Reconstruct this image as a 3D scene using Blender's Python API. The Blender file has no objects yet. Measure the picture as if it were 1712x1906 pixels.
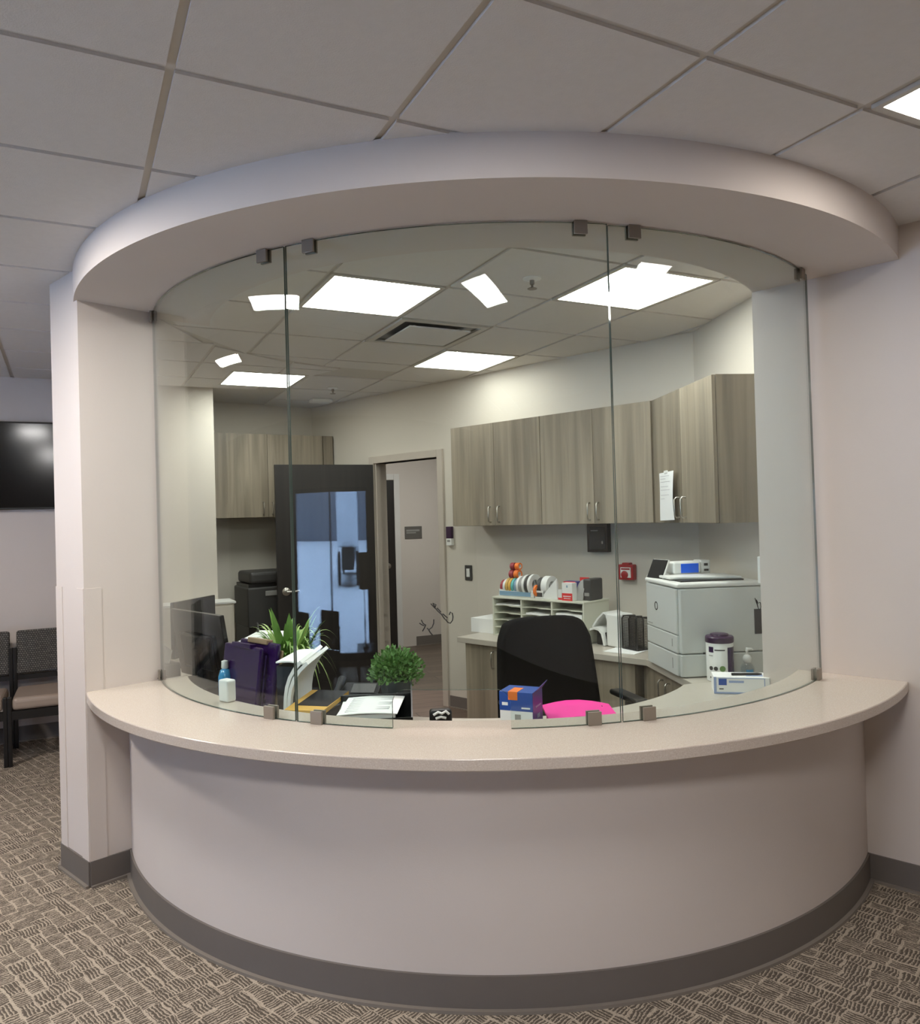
import bpy, bmesh, math, random
from mathutils import Vector, Matrix
random.seed(7)
S = bpy.context.scene
COL = S.collection
R = math.radians
cos, sin, pi = math.cos, math.sin, math.pi

# ------------------------------------------------------------------ camera, world, exposure
cam_d = bpy.data.cameras.new('camera')
cam_d.sensor_fit = 'HORIZONTAL'
cam_d.sensor_width = 36.0
cam_d.lens = 36.0 * 1440.0 / 1712.0
cam_d.clip_start = 0.05
cam_d.clip_end = 300
cam = bpy.data.objects.new('camera', cam_d)
COL.objects.link(cam)
_p, _r = R(0.4574), R(1.5752)
_X, _Y, _Z = Vector((1, 0, 0)), Vector((0, cos(_p), sin(_p))), Vector((0, -sin(_p), cos(_p)))
_right = _X * cos(_r) - _Z * sin(_r)
_up = _X * sin(_r) + _Z * cos(_r)
cam.matrix_world = Matrix((( _right.x, _up.x, -_Y.x, 0), (_right.y, _up.y, -_Y.y, 0), (_right.z, _up.z, -_Y.z, 1.6), (0, 0, 0, 1)))
S.camera = cam
S.view_settings.view_transform = 'Standard'
S.view_settings.look = 'None'
S.view_settings.exposure = 0.56
S.view_settings.gamma = 1.0
S.view_settings.use_curve_mapping = False
S.cycles.max_bounces = 10
S.cycles.diffuse_bounces = 5
S.cycles.transparent_max_bounces = 16
S.cycles.sample_clamp_indirect = 6.0
S.cycles.caustics_reflective = False
S.cycles.caustics_refractive = False

SKY_STRENGTH = 8.8
E_OFFICE = 16.5       # office ceiling panels
E_LOBBY = 48.0       # waiting room fixtures
w = bpy.data.worlds.new('overcast_sky')
S.world = w
w.use_nodes = True
wn = w.node_tree.nodes
bg = wn['Background']
bg.inputs['Color'].default_value = (0.50, 0.67, 1.0, 1)
bg.inputs['Strength'].default_value = SKY_STRENGTH

# ------------------------------------------------------------------ node materials
def lin(c):
    return tuple(((v / 255) / 12.92 if v / 255 <= 0.04045 else ((v / 255 + 0.055) / 1.055) ** 2.4) for v in c)

class NT:
    def __init__(s, name):
        s.m = bpy.data.materials.new(name)
        s.m.use_nodes = True
        s.t = s.m.node_tree
        s.bsdf = s.t.nodes['Principled BSDF']
        s.out = s.t.nodes['Material Output']
    def n(s, typ, **kw):
        nd = s.t.nodes.new(typ)
        for k, v in kw.items():
            if k.startswith('i_'):
                nd.inputs[int(k[2:])].default_value = v
            else:
                setattr(nd, k, v)
        return nd
    def l(s, a, b):
        s.t.links.new(a, b)
    def math(s, op, a, b=None, c=None):
        nd = s.n('ShaderNodeMath', operation=op)
        for i, v in enumerate((a, b, c)):
            if v is None: continue
            if isinstance(v, (int, float)): nd.inputs[i].default_value = v
            else: s.l(v, nd.inputs[i])
        return nd.outputs[0]
    def mix(s, f, a, b):
        nd = s.n('ShaderNodeMix', data_type='RGBA')
        for i, v in ((0, f), (6, a), (7, b)):
            if isinstance(v, (int, float)): nd.inputs[i].default_value = v
            elif isinstance(v, tuple): nd.inputs[i].default_value = (*v[:3], 1)
            else: s.l(v, nd.inputs[i])
        return nd.outputs[2]

def plain(name, rgb, rough=0.5, metal=0.0, spec=0.5, vary=0.06, scale=14.0, bump=0.0, coat=0.0):
    t = NT(name)
    c = lin(rgb)
    b = t.bsdf
    b.inputs['Roughness'].default_value = rough
    b.inputs['Metallic'].default_value = metal
    b.inputs['Specular IOR Level'].default_value = spec
    if coat: b.inputs['Coat Weight'].default_value = coat
    tc = t.n('ShaderNodeTexCoord')
    no = t.n('ShaderNodeTexNoise')
    no.inputs['Scale'].default_value = scale
    no.inputs['Detail'].default_value = 3
    t.l(tc.outputs['Object'], no.inputs['Vector'])
    lo = tuple(v * (1 - vary) for v in c); hi = tuple(min(1, v * (1 + vary)) for v in c)
    t.l(t.mix(no.outputs['Fac'], lo, hi), b.inputs['Base Color'])
    if bump:
        bp = t.n('ShaderNodeBump'); bp.inputs['Strength'].default_value = bump; bp.inputs['Distance'].default_value = 0.002
        n2 = t.n('ShaderNodeTexNoise'); n2.inputs['Scale'].default_value = 220.0
        t.l(tc.outputs['Object'], n2.inputs['Vector'])
        t.l(n2.outputs['Fac'], bp.inputs['Height']); t.l(bp.outputs['Normal'], b.inputs['Normal'])
    return t.m

def wood(name, dark, mid, light, rough=0.45, sx=26.0, sz=1.3):
    t = NT(name)
    g = t.n('ShaderNodeNewGeometry'); oi = t.n('ShaderNodeObjectInfo')
    mp = t.n('ShaderNodeMapping'); mp.inputs['Scale'].default_value = (sx, sx, sz)
    cv = t.n('ShaderNodeCombineXYZ')
    off = t.math('MULTIPLY', oi.outputs['Random'], 37.0)
    t.l(off, cv.inputs[2])
    ad = t.n('ShaderNodeVectorMath', operation='ADD')
    t.l(g.outputs['Position'], mp.inputs['Vector']); t.l(mp.outputs['Vector'], ad.inputs[0]); t.l(cv.outputs[0], ad.inputs[1])
    n1 = t.n('ShaderNodeTexNoise'); n1.inputs['Scale'].default_value = 1.0; n1.inputs['Detail'].default_value = 5; n1.inputs['Distortion'].default_value = 0.6
    t.l(ad.outputs[0], n1.inputs['Vector'])
    mp2 = t.n('ShaderNodeMapping'); mp2.inputs['Scale'].default_value = (sx * 0.22, sx * 0.22, sz * 0.5)
    ad2 = t.n('ShaderNodeVectorMath', operation='ADD')
    t.l(g.outputs['Position'], mp2.inputs['Vector']); t.l(mp2.outputs['Vector'], ad2.inputs[0]); t.l(cv.outputs[0], ad2.inputs[1])
    n2 = t.n('ShaderNodeTexNoise'); n2.inputs['Scale'].default_value = 1.0; n2.inputs['Detail'].default_value = 2
    t.l(ad2.outputs[0], n2.inputs['Vector'])
    f = t.math('ADD', t.math('MULTIPLY', n1.outputs['Fac'], 0.6), t.math('MULTIPLY', n2.outputs['Fac'], 0.5))
    cr = t.n('ShaderNodeValToRGB')
    e = cr.color_ramp.elements
    e[0].position = 0.36; e[0].color = (*lin(dark), 1)
    e[1].position = 0.75; e[1].color = (*lin(light), 1)
    em = e.new(0.54); em.color = (*lin(mid), 1)
    t.l(f, cr.inputs[0]); t.l(cr.outputs[0], t.bsdf.inputs['Base Color'])
    t.bsdf.inputs['Roughness'].default_value = rough
    return t.m

def emit(name, rgb, strength):
    t = NT(name)
    e = t.n('ShaderNodeEmission'); e.inputs[0].default_value = (*rgb, 1); e.inputs[1].default_value = strength
    t.l(e.outputs[0], t.out.inputs[0])
    return t.m

def glass(name, tint, rough=0.0):
    t = NT(name)
    g = t.n('ShaderNodeNewGeometry')
    ior = t.math('ADD', t.math('MULTIPLY', g.outputs['Backfacing'], 1 / 1.40 - 1.40), 1.40)
    fr = t.n('ShaderNodeFresnel'); t.l(ior, fr.inputs['IOR'])
    tr = t.n('ShaderNodeBsdfTransparent'); tr.inputs[0].default_value = (*tint, 1)
    gl = t.n('ShaderNodeBsdfGlossy'); gl.inputs['Color'].default_value = (1, 1, 1, 1); gl.inputs['Roughness'].default_value = rough
    mx = t.n('ShaderNodeMixShader')
    t.l(fr.outputs[0], mx.inputs[0]); t.l(tr.outputs[0], mx.inputs[1]); t.l(gl.outputs[0], mx.inputs[2])
    t.l(mx.outputs[0], t.out.inputs[0])
    return t.m

def carpet():
    t = NT('carpet_basket_pattern')
    g = t.n('ShaderNodeNewGeometry')
    mp = t.n('ShaderNodeMapping'); mp.inputs['Rotation'].default_value = (0, 0, R(43.67))
    t.l(g.outputs['Position'], mp.inputs['Vector'])
    wob = t.n('ShaderNodeTexNoise'); wob.inputs['Scale'].default_value = 20.0; wob.inputs['Detail'].default_value = 4
    t.l(mp.outputs[0], wob.inputs['Vector'])
    wv = t.n('ShaderNodeVectorMath', operation='MULTIPLY_ADD')
    t.l(wob.outputs['Color'], wv.inputs[0]); wv.inputs[1].default_value = (0.026, 0.026, 0); t.l(mp.outputs[0], wv.inputs[2])
    sp = t.n('ShaderNodeSeparateXYZ'); t.l(wv.outputs[0], sp.inputs[0])
    x, y = sp.outputs[0], sp.outputs[1]
    CX, CY = 0.088, 0.056
    qy = t.math('DIVIDE', y, CY); iy = t.math('FLOOR', qy); fy = t.math('FRACT', qy)
    w1 = t.n('ShaderNodeTexWhiteNoise', noise_dimensions='1D'); t.l(iy, w1.inputs['W'])
    qx = t.math('ADD', t.math('DIVIDE', x, CX), t.math('MULTIPLY', w1.outputs['Value'], 3.0)); ix = t.math('FLOOR', qx); fx = t.math('FRACT', qx)
    cc = t.n('ShaderNodeCombineXYZ'); t.l(ix, cc.inputs[0]); t.l(iy, cc.inputs[1])
    wn_ = t.n('ShaderNodeTexWhiteNoise', noise_dimensions='2D'); t.l(cc.outputs[0], wn_.inputs['Vector'])
    pick = t.math('GREATER_THAN', wn_.outputs['Value'], 0.42)
    def hatch(ax, period):
        return t.math('FRACT', t.math('ADD', t.math('DIVIDE', ax, period), t.math('MULTIPLY', wn_.outputs['Value'], 7.0)))
    hx = hatch(x, 0.0125); hy = hatch(y, 0.0118)
    h = t.math('ADD', t.math('MULTIPLY', hx, pick), t.math('MULTIPLY', hy, t.math('SUBTRACT', 1.0, pick)))
    fn = t.n('ShaderNodeTexNoise'); fn.inputs['Scale'].default_value = 150.0; fn.inputs['Detail'].default_value = 2
    t.l(g.outputs['Position'], fn.inputs['Vector'])
    bn = t.n('ShaderNodeTexNoise'); bn.inputs['Scale'].default_value = 24.0; bn.inputs['Detail'].default_value = 2
    t.l(mp.outputs[0], bn.inputs['Vector'])
    thr = t.math('ADD', t.math('MULTIPLY', bn.outputs['Fac'], 0.95), -0.14)
    hz = t.math('ADD', h, t.math('MULTIPLY', t.math('SUBTRACT', fn.outputs['Fac'], 0.5), 1.7))
    ss = t.n('ShaderNodeMapRange'); t.l(t.math('SUBTRACT', hz, thr), ss.inputs[0]); ss.inputs[1].default_value = -0.10; ss.inputs[2].default_value = 0.14
    dark = ss.outputs[0]
    def border(f, wd):
        return t.math('LESS_THAN', t.math('ABSOLUTE', t.math('SUBTRACT', f, 0.5)), t.math('SUBTRACT', 0.56 - wd, t.math('MULTIPLY', bn.outputs['Fac'], 0.12)))
    w2 = t.n('ShaderNodeTexWhiteNoise', noise_dimensions='3D'); cz = t.n('ShaderNodeCombineXYZ'); t.l(ix, cz.inputs[0]); t.l(iy, cz.inputs[1]); cz.inputs[2].default_value = 5.3
    t.l(cz.outputs[0], w2.inputs['Vector'])
    open_x = t.math('LESS_THAN', w2.outputs['Value'], 0.30)
    open_y = t.math('GREATER_THAN', w2.outputs['Value'], 0.62)
    inside = t.math('MULTIPLY', t.math('MAXIMUM', border(fx, 0.045), open_x), t.math('MAXIMUM', border(fy, 0.075), open_y))
    dark = t.math('MULTIPLY', dark, inside)
    col = t.mix(dark, lin((174, 160, 143)), lin((90, 82, 73)))
    fuzz = t.math('ADD', 0.45, t.math('MULTIPLY', fn.outputs['Fac'], 1.1))
    fz = t.n('ShaderNodeMix', data_type='RGBA', blend_type='MULTIPLY'); fz.inputs[0].default_value = 1.0
    t.l(col, fz.inputs[6])
    cb = t.n('ShaderNodeCombineColor')
    for k in range(3): t.l(fuzz, cb.inputs[k])
    t.l(cb.outputs[0], fz.inputs[7])
    t.l(fz.outputs[2], t.bsdf.inputs['Base Color'])
    t.bsdf.inputs['Roughness'].default_value = 0.95
    t.bsdf.inputs['Specular IOR Level'].default_value = 0.1
    bp = t.n('ShaderNodeBump'); bp.inputs['Strength'].default_value = 0.5; bp.inputs['Distance'].default_value = 0.004
    t.l(fn.outputs['Fac'], bp.inputs['Height']); t.l(bp.outputs[0], t.bsdf.inputs['Normal'])
    return t.m

def plank_floor():
    t = NT('plank_floor_brown')
    g = t.n('ShaderNodeNewGeometry')
    mp = t.n('ShaderNodeMapping'); mp.inputs['Rotation'].default_value = (0, 0, R(-20))
    t.l(g.outputs['Position'], mp.inputs['Vector'])
    br = t.n('ShaderNodeTexBrick'); br.inputs['Scale'].default_value = 1.0
    br.inputs['Brick Width'].default_value = 1.2; br.inputs['Row Height'].default_value = 0.15; br.inputs['Mortar Size'].default_value = 0.004
    br.inputs['Color1'].default_value = (*lin((104, 88, 76)), 1); br.inputs['Color2'].default_value = (*lin((128, 111, 97)), 1); br.inputs['Mortar'].default_value = (*lin((52, 44, 38)), 1)
    t.l(mp.outputs[0], br.inputs['Vector'])
    m2 = t.n('ShaderNodeMapping'); m2.inputs['Rotation'].default_value = (0, 0, R(-20)); m2.inputs['Scale'].default_value = (2.5, 30, 1)
    t.l(g.outputs['Position'], m2.inputs['Vector'])
    no = t.n('ShaderNodeTexNoise'); no.inputs['Scale'].default_value = 1.0; no.inputs['Detail'].default_value = 4
    t.l(m2.outputs[0], no.inputs['Vector'])
    t.l(t.mix(t.math('MULTIPLY', no.outputs['Fac'], 0.75), br.outputs['Color'], lin((66, 54, 46))), t.bsdf.inputs['Base Color'])
    t.bsdf.inputs['Roughness'].default_value = 0.42
    return t.m

def speckle(name, base, dark, light, rough=0.22):
    t = NT(name)
    tc = t.n('ShaderNodeTexCoord')
    a = t.n('ShaderNodeTexNoise'); a.inputs['Scale'].default_value = 260.0; a.inputs['Detail'].default_value = 2
    b = t.n('ShaderNodeTexVoronoi'); b.inputs['Scale'].default_value = 120.0
    t.l(tc.outputs['Object'], a.inputs['Vector']); t.l(tc.outputs['Object'], b.inputs['Vector'])
    c1 = t.mix(t.math('GREATER_THAN', a.outputs['Fac'], 0.60), lin(base), lin(light))
    c2 = t.mix(t.math('LESS_THAN', a.outputs['Fac'], 0.40), c1, lin(dark))
    t.l(c2, t.bsdf.inputs['Base Color'])
    t.bsdf.inputs['Roughness'].default_value = rough
    return t.m

def weave(name, a, b, sc=55.0):
    t = NT(name)
    tc = t.n('ShaderNodeTexCoord')
    ch = t.n('ShaderNodeTexBrick'); ch.inputs['Scale'].default_value = sc
    ch.inputs['Color1'].default_value = (*lin(a), 1); ch.inputs['Color2'].default_value = (*lin(tuple(int(v * 0.8) for v in a)), 1); ch.inputs['Mortar'].default_value = (*lin(b), 1)
    ch.inputs['Mortar Size'].default_value = 0.11; ch.inputs['Brick Width'].default_value = 0.9; ch.inputs['Row Height'].default_value = 0.8
    sp = t.n('ShaderNodeSeparateXYZ'); cb = t.n('ShaderNodeCombineXYZ')
    t.l(tc.outputs['Object'], sp.inputs[0]); t.l(sp.outputs[0], cb.inputs[0]); t.l(sp.outputs[2], cb.inputs[1])
    t.l(cb.outputs[0], ch.inputs['Vector']); t.l(ch.outputs['Color'], t.bsdf.inputs['Base Color'])
    t.bsdf.inputs['Roughness'].default_value = 0.9
    return t.m

M = {}
M['wall'] = plain('wall_paint_greige', (209, 199, 191), 0.75, spec=0.25, vary=0.025, scale=3, bump=0.12)
M['wall_darkened'] = plain('wall_paint_darkened', (98, 88, 80), 0.75, spec=0.2, vary=0.03, scale=3)  # invented dark tone, so the window wall mirrors and bounces less light
M['wall_office'] = plain('wall_paint_warm', (206, 199, 187), 0.75, spec=0.25, vary=0.02, scale=3, bump=0.1)
M['tile'] = plain('ceiling_tile_white', (214, 210, 205), 0.95, spec=0.1, vary=0.04, scale=40, bump=0.35)
M['tbar'] = plain('ceiling_bar_white', (196, 190, 180), 0.6, spec=0.3, vary=0.03)
M['base'] = plain('vinyl_base_grey', (108, 101, 95), 0.5, vary=0.05)
M['cove'] = plain('cove_lip_grey', (128, 119, 110), 0.5, vary=0.05)
M['carpet'] = carpet()
M['plank'] = plank_floor()
M['stone'] = speckle('quartz_top_beige', (197, 184, 171), (189, 175, 162), (205, 194, 183), 0.16)
M['laminate'] = plain('laminate_top_taupe', (186, 178, 166), 0.3, vary=0.05, scale=30)
M['cab'] = wood('cabinet_grain_taupe', (106, 97, 83), (135, 124, 107), (163, 151, 132), 0.45, 19.0, 0.9)
M['cab_in'] = plain('cabinet_carcass_dark', (74, 66, 58), 0.6)
M['steel'] = plain('brushed_steel', (190, 186, 178), 0.28, metal=1.0, vary=0.04)
M['bronze'] = plain('clip_bronze_grey', (136, 126, 114), 0.4, metal=0.25, vary=0.05)
M['glass'] = glass('pane_glass_green', (0.912, 0.957, 0.946))
M['edge'] = plain('glass_edge_green', (62, 80, 75), 0.06, vary=0.1)
M['acrylic'] = glass('acrylic_clear', (0.96, 0.96, 0.97))
M['wglass'] = glass('window_glass_clear', (0.97, 0.985, 0.985))
M['trim'] = plain('door_frame_paint', (190, 180, 168), 0.4, vary=0.03)
M['trimwhite'] = plain('door_frame_white', (214, 210, 206), 0.4, vary=0.03)
M['doordark'] = wood('door_dark_stain', (24, 21, 19), (32, 28, 26), (42, 37, 34), 0.4, 20, 1.0)
M['black'] = plain('plastic_black', (18, 18, 18), 0.35, vary=0.1)
M['screen'] = plain('screen_black', (10, 10, 11), 0.55, spec=0.25, vary=0.1)
M['blackgloss'] = plain('plastic_black_gloss', (12, 12, 13), 0.12, vary=0.1)
M['blackmatte'] = plain('fabric_black', (9, 9, 9), 0.95, spec=0.1, vary=0.3, scale=90)
M['dgrey'] = plain('plastic_dark_grey', (58, 57, 56), 0.45)
M['grey'] = plain('plastic_grey', (150, 148, 144), 0.45)
M['white'] = plain('plastic_white', (226, 226, 222), 0.4, vary=0.03)
M['printer'] = plain('plastic_offwhite', (206, 208, 204), 0.42, vary=0.02)
M['paper'] = plain('paper_white', (236, 236, 234), 0.8, spec=0.1, vary=0.03)
M['paperlines'] = plain('ink_grey', (190, 190, 192), 0.8, spec=0.1)
M['ink'] = plain('ink_black', (22, 20, 20), 0.6)
M['cream'] = plain('sorter_cream', (206, 206, 190), 0.5, vary=0.03)
M['pink'] = plain('paper_pink', (245, 62, 160), 0.7, spec=0.15, vary=0.04)
M['blush'] = plain('paper_blush', (246, 150, 170), 0.75, spec=0.1)
M['blue'] = plain('carton_blue', (34, 78, 160), 0.4, vary=0.04)
M['navy'] = plain('carton_navy', (48, 46, 128), 0.4, vary=0.04)
M['lblue'] = plain('tray_blue', (120, 152, 176), 0.4, vary=0.06)
M['bblue'] = plain('label_bright_blue', (20, 96, 228), 0.35)
M['gloveblue'] = plain('carton_pale_blue', (150, 168, 206), 0.5)
M['orange'] = plain('carton_orange', (240, 122, 40), 0.45, vary=0.06)
M['red'] = plain('carton_red', (214, 44, 44), 0.45, vary=0.05)
M['alarm'] = plain('alarm_red', (160, 28, 34), 0.35, vary=0.04)
M['purple'] = plain('plastic_purple', (40, 14, 66), 0.18, vary=0.08)
M['plum'] = plain('plastic_plum', (52, 24, 58), 0.3, vary=0.08)
M['yellow'] = plain('carton_yellow', (214, 168, 78), 0.5, vary=0.05)
M['tan'] = plain('board_tan', (146, 120, 92), 0.6)
M['teal'] = plain('tape_teal', (92, 176, 172), 0.45)
M['gold'] = plain('tape_gold', (196, 160, 84), 0.45)
M['maroon'] = plain('tape_maroon', (150, 50, 60), 0.45)
M['leaf'] = plain('leaf_green', (110, 150, 66), 0.5, vary=0.35, scale=22)
M['leafpale'] = plain('leaf_pale_green', (176, 200, 124), 0.5, vary=0.25, scale=22)
M['leafdark'] = plain('leaf_dark_green', (98, 136, 70), 0.55, vary=0.4, scale=30)
M['soil'] = plain('potting_soil', (48, 38, 30), 0.95)
M['pot'] = plain('pot_charcoal', (64, 70, 70), 0.55, vary=0.08)
M['vinyl'] = plain('seat_vinyl_taupe', (150, 134, 120), 0.38, vary=0.04)
M['weave'] = weave('back_weave_charcoal', (108, 104, 98), (34, 33, 32))
M['framewood'] = plain('chair_frame_black', (16, 14, 13), 0.4)
M['sanit'] = plain('gel_blue', (60, 140, 190), 0.2)
M['clear'] = glass('bottle_clear', (0.9, 0.93, 0.95), 0.03)
M['shade'] = plain('lamp_shade_linen', (96, 88, 78), 0.8)
M['snow'] = plain('snow_ground', (235, 240, 248), 0.9, spec=0.1, vary=0.12, scale=0.25)
M['facade'] = plain('facade_grey', (110, 116, 126), 0.85, vary=0.06, scale=0.6)
M['truck'] = plain('truck_white', (214, 222, 230), 0.5, vary=0.04, scale=1)
M['rubber'] = plain('rubber_black', (22, 22, 23), 0.8)
M['panel_office'] = emit('light_panel_office', (1.0, 0.965, 0.925), E_OFFICE)
M['panel_lobby'] = emit('light_panel_lobby', (1.0, 0.975, 0.95), E_LOBBY)
M['panel_corner'] = emit('light_panel_corner', (1.0, 0.95, 0.90), E_LOBBY * 0.5)
M['panel_seats'] = emit('light_panel_seats', (1.0, 0.93, 0.86), E_LOBBY * 1.7)
M['panel_fill'] = emit('light_panel_fill', (1.0, 0.975, 0.95), E_LOBBY * 1.9)  # lamp added above the camera to brighten the desk front
M['panel_front'] = emit('light_panel_front', (1.0, 0.975, 0.95), E_LOBBY * 0.6)
M['panel_wallside'] = emit('light_panel_wallside', (1.0, 0.965, 0.925), E_OFFICE * 0.45)
M['panel_hall_fill'] = emit('light_panel_hall_fill', (1.0, 0.95, 0.92), 24.0)  # lamp added out of view to lift the dim hall walls
M['plate'] = plain('sign_plate_grey', (98, 94, 90), 0.4)

# ------------------------------------------------------------------ mesh helpers
class MB:
    def __init__(s):
        s.v, s.f, s.mi = [], [], []
    def add(s, vs, fs, mi=0, T=None):
        o = len(s.v)
        for p in vs:
            s.v.append(tuple(T @ Vector(p)) if T is not None else tuple(p))
        for f in fs:
            s.f.append([i + o for i in f]); s.mi.append(mi)
        return s
    def box(s, x0, x1, y0, y1, z0, z1, mi=0, T=None):
        vs = [(x, y, z) for z in (z0, z1) for y in (y0, y1) for x in (x0, x1)]
        return s.add(vs, [(0, 2, 3, 1), (4, 5, 7, 6), (0, 1, 5, 4), (2, 6, 7, 3), (0, 4, 6, 2), (1, 3, 7, 5)], mi, T)
    def prism(s, poly, z0, z1, mi=0, T=None):
        n = len(poly)
        vs = [(p[0], p[1], z0) for p in poly] + [(p[0], p[1], z1) for p in poly]
        fs = [tuple(range(n - 1, -1, -1)), tuple(range(n, 2 * n))] + [(i, (i + 1) % n, n + (i + 1) % n, n + i) for i in range(n)]
        return s.add(vs, fs, mi, T)
    def lathe(s, prof, n=24, c=(0, 0, 0), mi=0, T=None):
        vs, fs = [], []
        for r, z in prof:
            for k in range(n):
                a = 2 * pi * k / n
                vs.append((c[0] + r * cos(a), c[1] + r * sin(a), c[2] + z))
        m = len(prof)
        for i in range(m - 1):
            for k in range(n):
                fs.append((i * n + k, i * n + (k + 1) % n, (i + 1) * n + (k + 1) % n, (i + 1) * n + k))
        if prof[0] == prof[-1]: return s.add(vs, fs, mi, T)
        if prof[0][0] > 1e-6: fs.append(tuple(range(n - 1, -1, -1)))
        if prof[-1][0] > 1e-6: fs.append(tuple(range((m - 1) * n, m * n)))
        return s.add(vs, fs, mi, T)
    def tube(s, pts, r, n=8, mi=0, T=None):
        pts = [Vector(p) for p in pts]
        rs = r if isinstance(r, (list, tuple)) else [r] * len(pts)
        vs, fs = [], []
        up = None
        for i, p in enumerate(pts):
            d = (pts[min(i + 1, len(pts) - 1)] - pts[max(i - 1, 0)]).normalized()
            if up is None:
                up = Vector((0, 0, 1)) if abs(d.z) < 0.9 else Vector((1, 0, 0))
            a = d.cross(up)
            if a.length < 1e-5: a = d.cross(Vector((0.3, 0.9, 0.2)))
            a.normalize(); b = a.cross(d).normalized(); up = b
            for k in range(n):
                t = 2 * pi * k / n
                vs.append(p + (a * cos(t) + b * sin(t)) * rs[i])
        for i in range(len(pts) - 1):
            for k in range(n):
                fs.append((i * n + k, i * n + (k + 1) % n, (i + 1) * n + (k + 1) % n, (i + 1) * n + k))
        fs.append(tuple(range(n - 1, -1, -1))); fs.append(tuple(range((len(pts) - 1) * n, len(pts) * n)))
        return s.add(vs, fs, mi, T)
    def ring(s, c, r0, r1, z0, z1, a0, a1, n=64, mi=0, top=None):
        """sector slab between radii r0 < r1; a0, a1 are functions of r"""
        vs, fs = [], []
        for i in range(n + 1):
            for r in (r0, r1):
                a = a0(r) + (a1(r) - a0(r)) * i / n
                for z in (z0, z1):
                    vs.append((c[0] + r * cos(a), c[1] + r * sin(a), z))
        for i in range(n):
            o, q = 4 * i, 4 * i + 4
            fs += [(o, q, q + 2, o + 2), (o + 1, o + 3, q + 3, q + 1), (o, o + 1, q + 1, q), (o + 2, q + 2, q + 3, o + 3)]
        fs += [(0, 2, 3, 1), (4 * n, 4 * n + 1, 4 * n + 3, 4 * n + 2)]
        return s.add(vs, fs, mi)
    def sheet(s, pts_grid, th, mi=0):
        """thin solid from a grid of points, thickened along z or along the grid normal"""
        nr, nc = len(pts_grid), len(pts_grid[0])
        P = [[Vector(p) for p in row] for row in pts_grid]
        vs = []
        for sgn in (0, 1):
            for i in range(nr):
                for j in range(nc):
                    du = P[min(i + 1, nr - 1)][j] - P[max(i - 1, 0)][j]
                    dv = P[i][min(j + 1, nc - 1)] - P[i][max(j - 1, 0)]
                    n = du.cross(dv).normalized()
                    vs.append(P[i][j] + n * th * sgn)
        fs = []
        N = nr * nc
        for i in range(nr - 1):
            for j in range(nc - 1):
                a = i * nc + j
                fs.append((a, a + nc, a + nc + 1, a + 1)); fs.append((N + a, N + a + 1, N + a + nc + 1, N + a + nc))
        for i in range(nr - 1):
            for j in (0, nc - 1):
                a = i * nc + j
                fs.append((a, a + nc, N + a + nc, N + a))
        for j in range(nc - 1):
            for i in (0, nr - 1):
                a = i * nc + j
                fs.append((a, a + 1, N + a + 1, N + a))
        return s.add(vs, fs, mi)
    def obj(s, name, mats, parent=None, bevel=0.0, smooth=None, loc=None, fix=True, seg=2):
        if not isinstance(mats, (list, tuple)): mats = [mats]
        me = bpy.data.meshes.new(name)
        L = Vector(loc) if loc is not None else Vector((0, 0, 0))
        me.from_pydata([tuple(Vector(p) - L) for p in s.v], [], s.f)
        for m in mats: me.materials.append(m)
        me.polygons.foreach_set('material_index', s.mi)
        if fix:
            b = bmesh.new(); b.from_mesh(me)
            bmesh.ops.recalc_face_normals(b, faces=b.faces)
            b.to_mesh(me); b.free()
        if smooth is not None:
            me.polygons.foreach_set('use_smooth', [True] * len(me.polygons))
            me.set_sharp_from_angle(angle=R(smooth))
        me.update()
        o = bpy.data.objects.new(name, me)
        COL.objects.link(o)
        if loc is not None: o.location = L
        if parent is not None: o.parent = parent
        if bevel:
            md = o.modifiers.new('bevel', 'BEVEL'); md.width = bevel; md.segments = seg; md.limit_method = 'ANGLE'; md.angle_limit = R(40)
        return o

def rot(x=0, y=0, z=0, loc=(0, 0, 0)):
    return Matrix.Translation(Vector(loc)) @ Matrix.Rotation(R(z), 4, 'Z') @ Matrix.Rotation(R(y), 4, 'Y') @ Matrix.Rotation(R(x), 4, 'X')

def tag(o, label, cat, group=None):
    o['label'] = label; o['category'] = cat
    if group: o['group'] = group
    return o
def thing(name, label, cat, loc=(0, 0, 0), rotz=0.0, group=None):
    o = bpy.data.objects.new(name, None)
    o.empty_display_size = 0.05
    COL.objects.link(o)
    o.location = loc; o.rotation_euler = (0, 0, rotz)
    return tag(o, label, cat, group)
def struct(o):
    o['kind'] = 'structure'
    return o
def dup(root, loc, rotz, label, group=None):
    r = root.copy(); COL.objects.link(r); r.location = loc; r.rotation_euler = (0, 0, rotz)
    r['label'] = label
    if group: r['group'] = group
    for ch in list(root.children):
        c = ch.copy(); COL.objects.link(c); c.parent = r
        for g in list(ch.children):
            d = g.copy(); COL.objects.link(d); d.parent = c
    return r

# ------------------------------------------------------------------ plan of the place (metres, photographer's spot at the origin)
H = 2.765
CEN = (0.15, 4.42)                      # centre of the round desk
D1 = Vector((0.7234, -0.6905)); N = Vector((0.6905, 0.7234))     # direction of the front wall / its normal into the office
FW = 3.60                               # front wall plane: p . N = FW
A0 = Vector((-1.489, 7.888)); B0 = Vector((1.538, 4.999))        # ends of the office back wall
D2 = Vector((0.1061, -0.9944)); N2 = Vector((0.9944, 0.1061))    # office side wall, behind the printer
P0 = Vector((-1.69, 3.46))              # outer corner of the pillar
DR = Vector((0.7, 0.714))               # pillar face beside the desk
GA = Vector((0.892, 0.4515)); GB = Vector((-0.4515, 0.892))      # ceiling grid axes
ANG1 = math.atan2(D1.y, D1.x); ANG2 = math.atan2(D2.y, D2.x)

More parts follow.
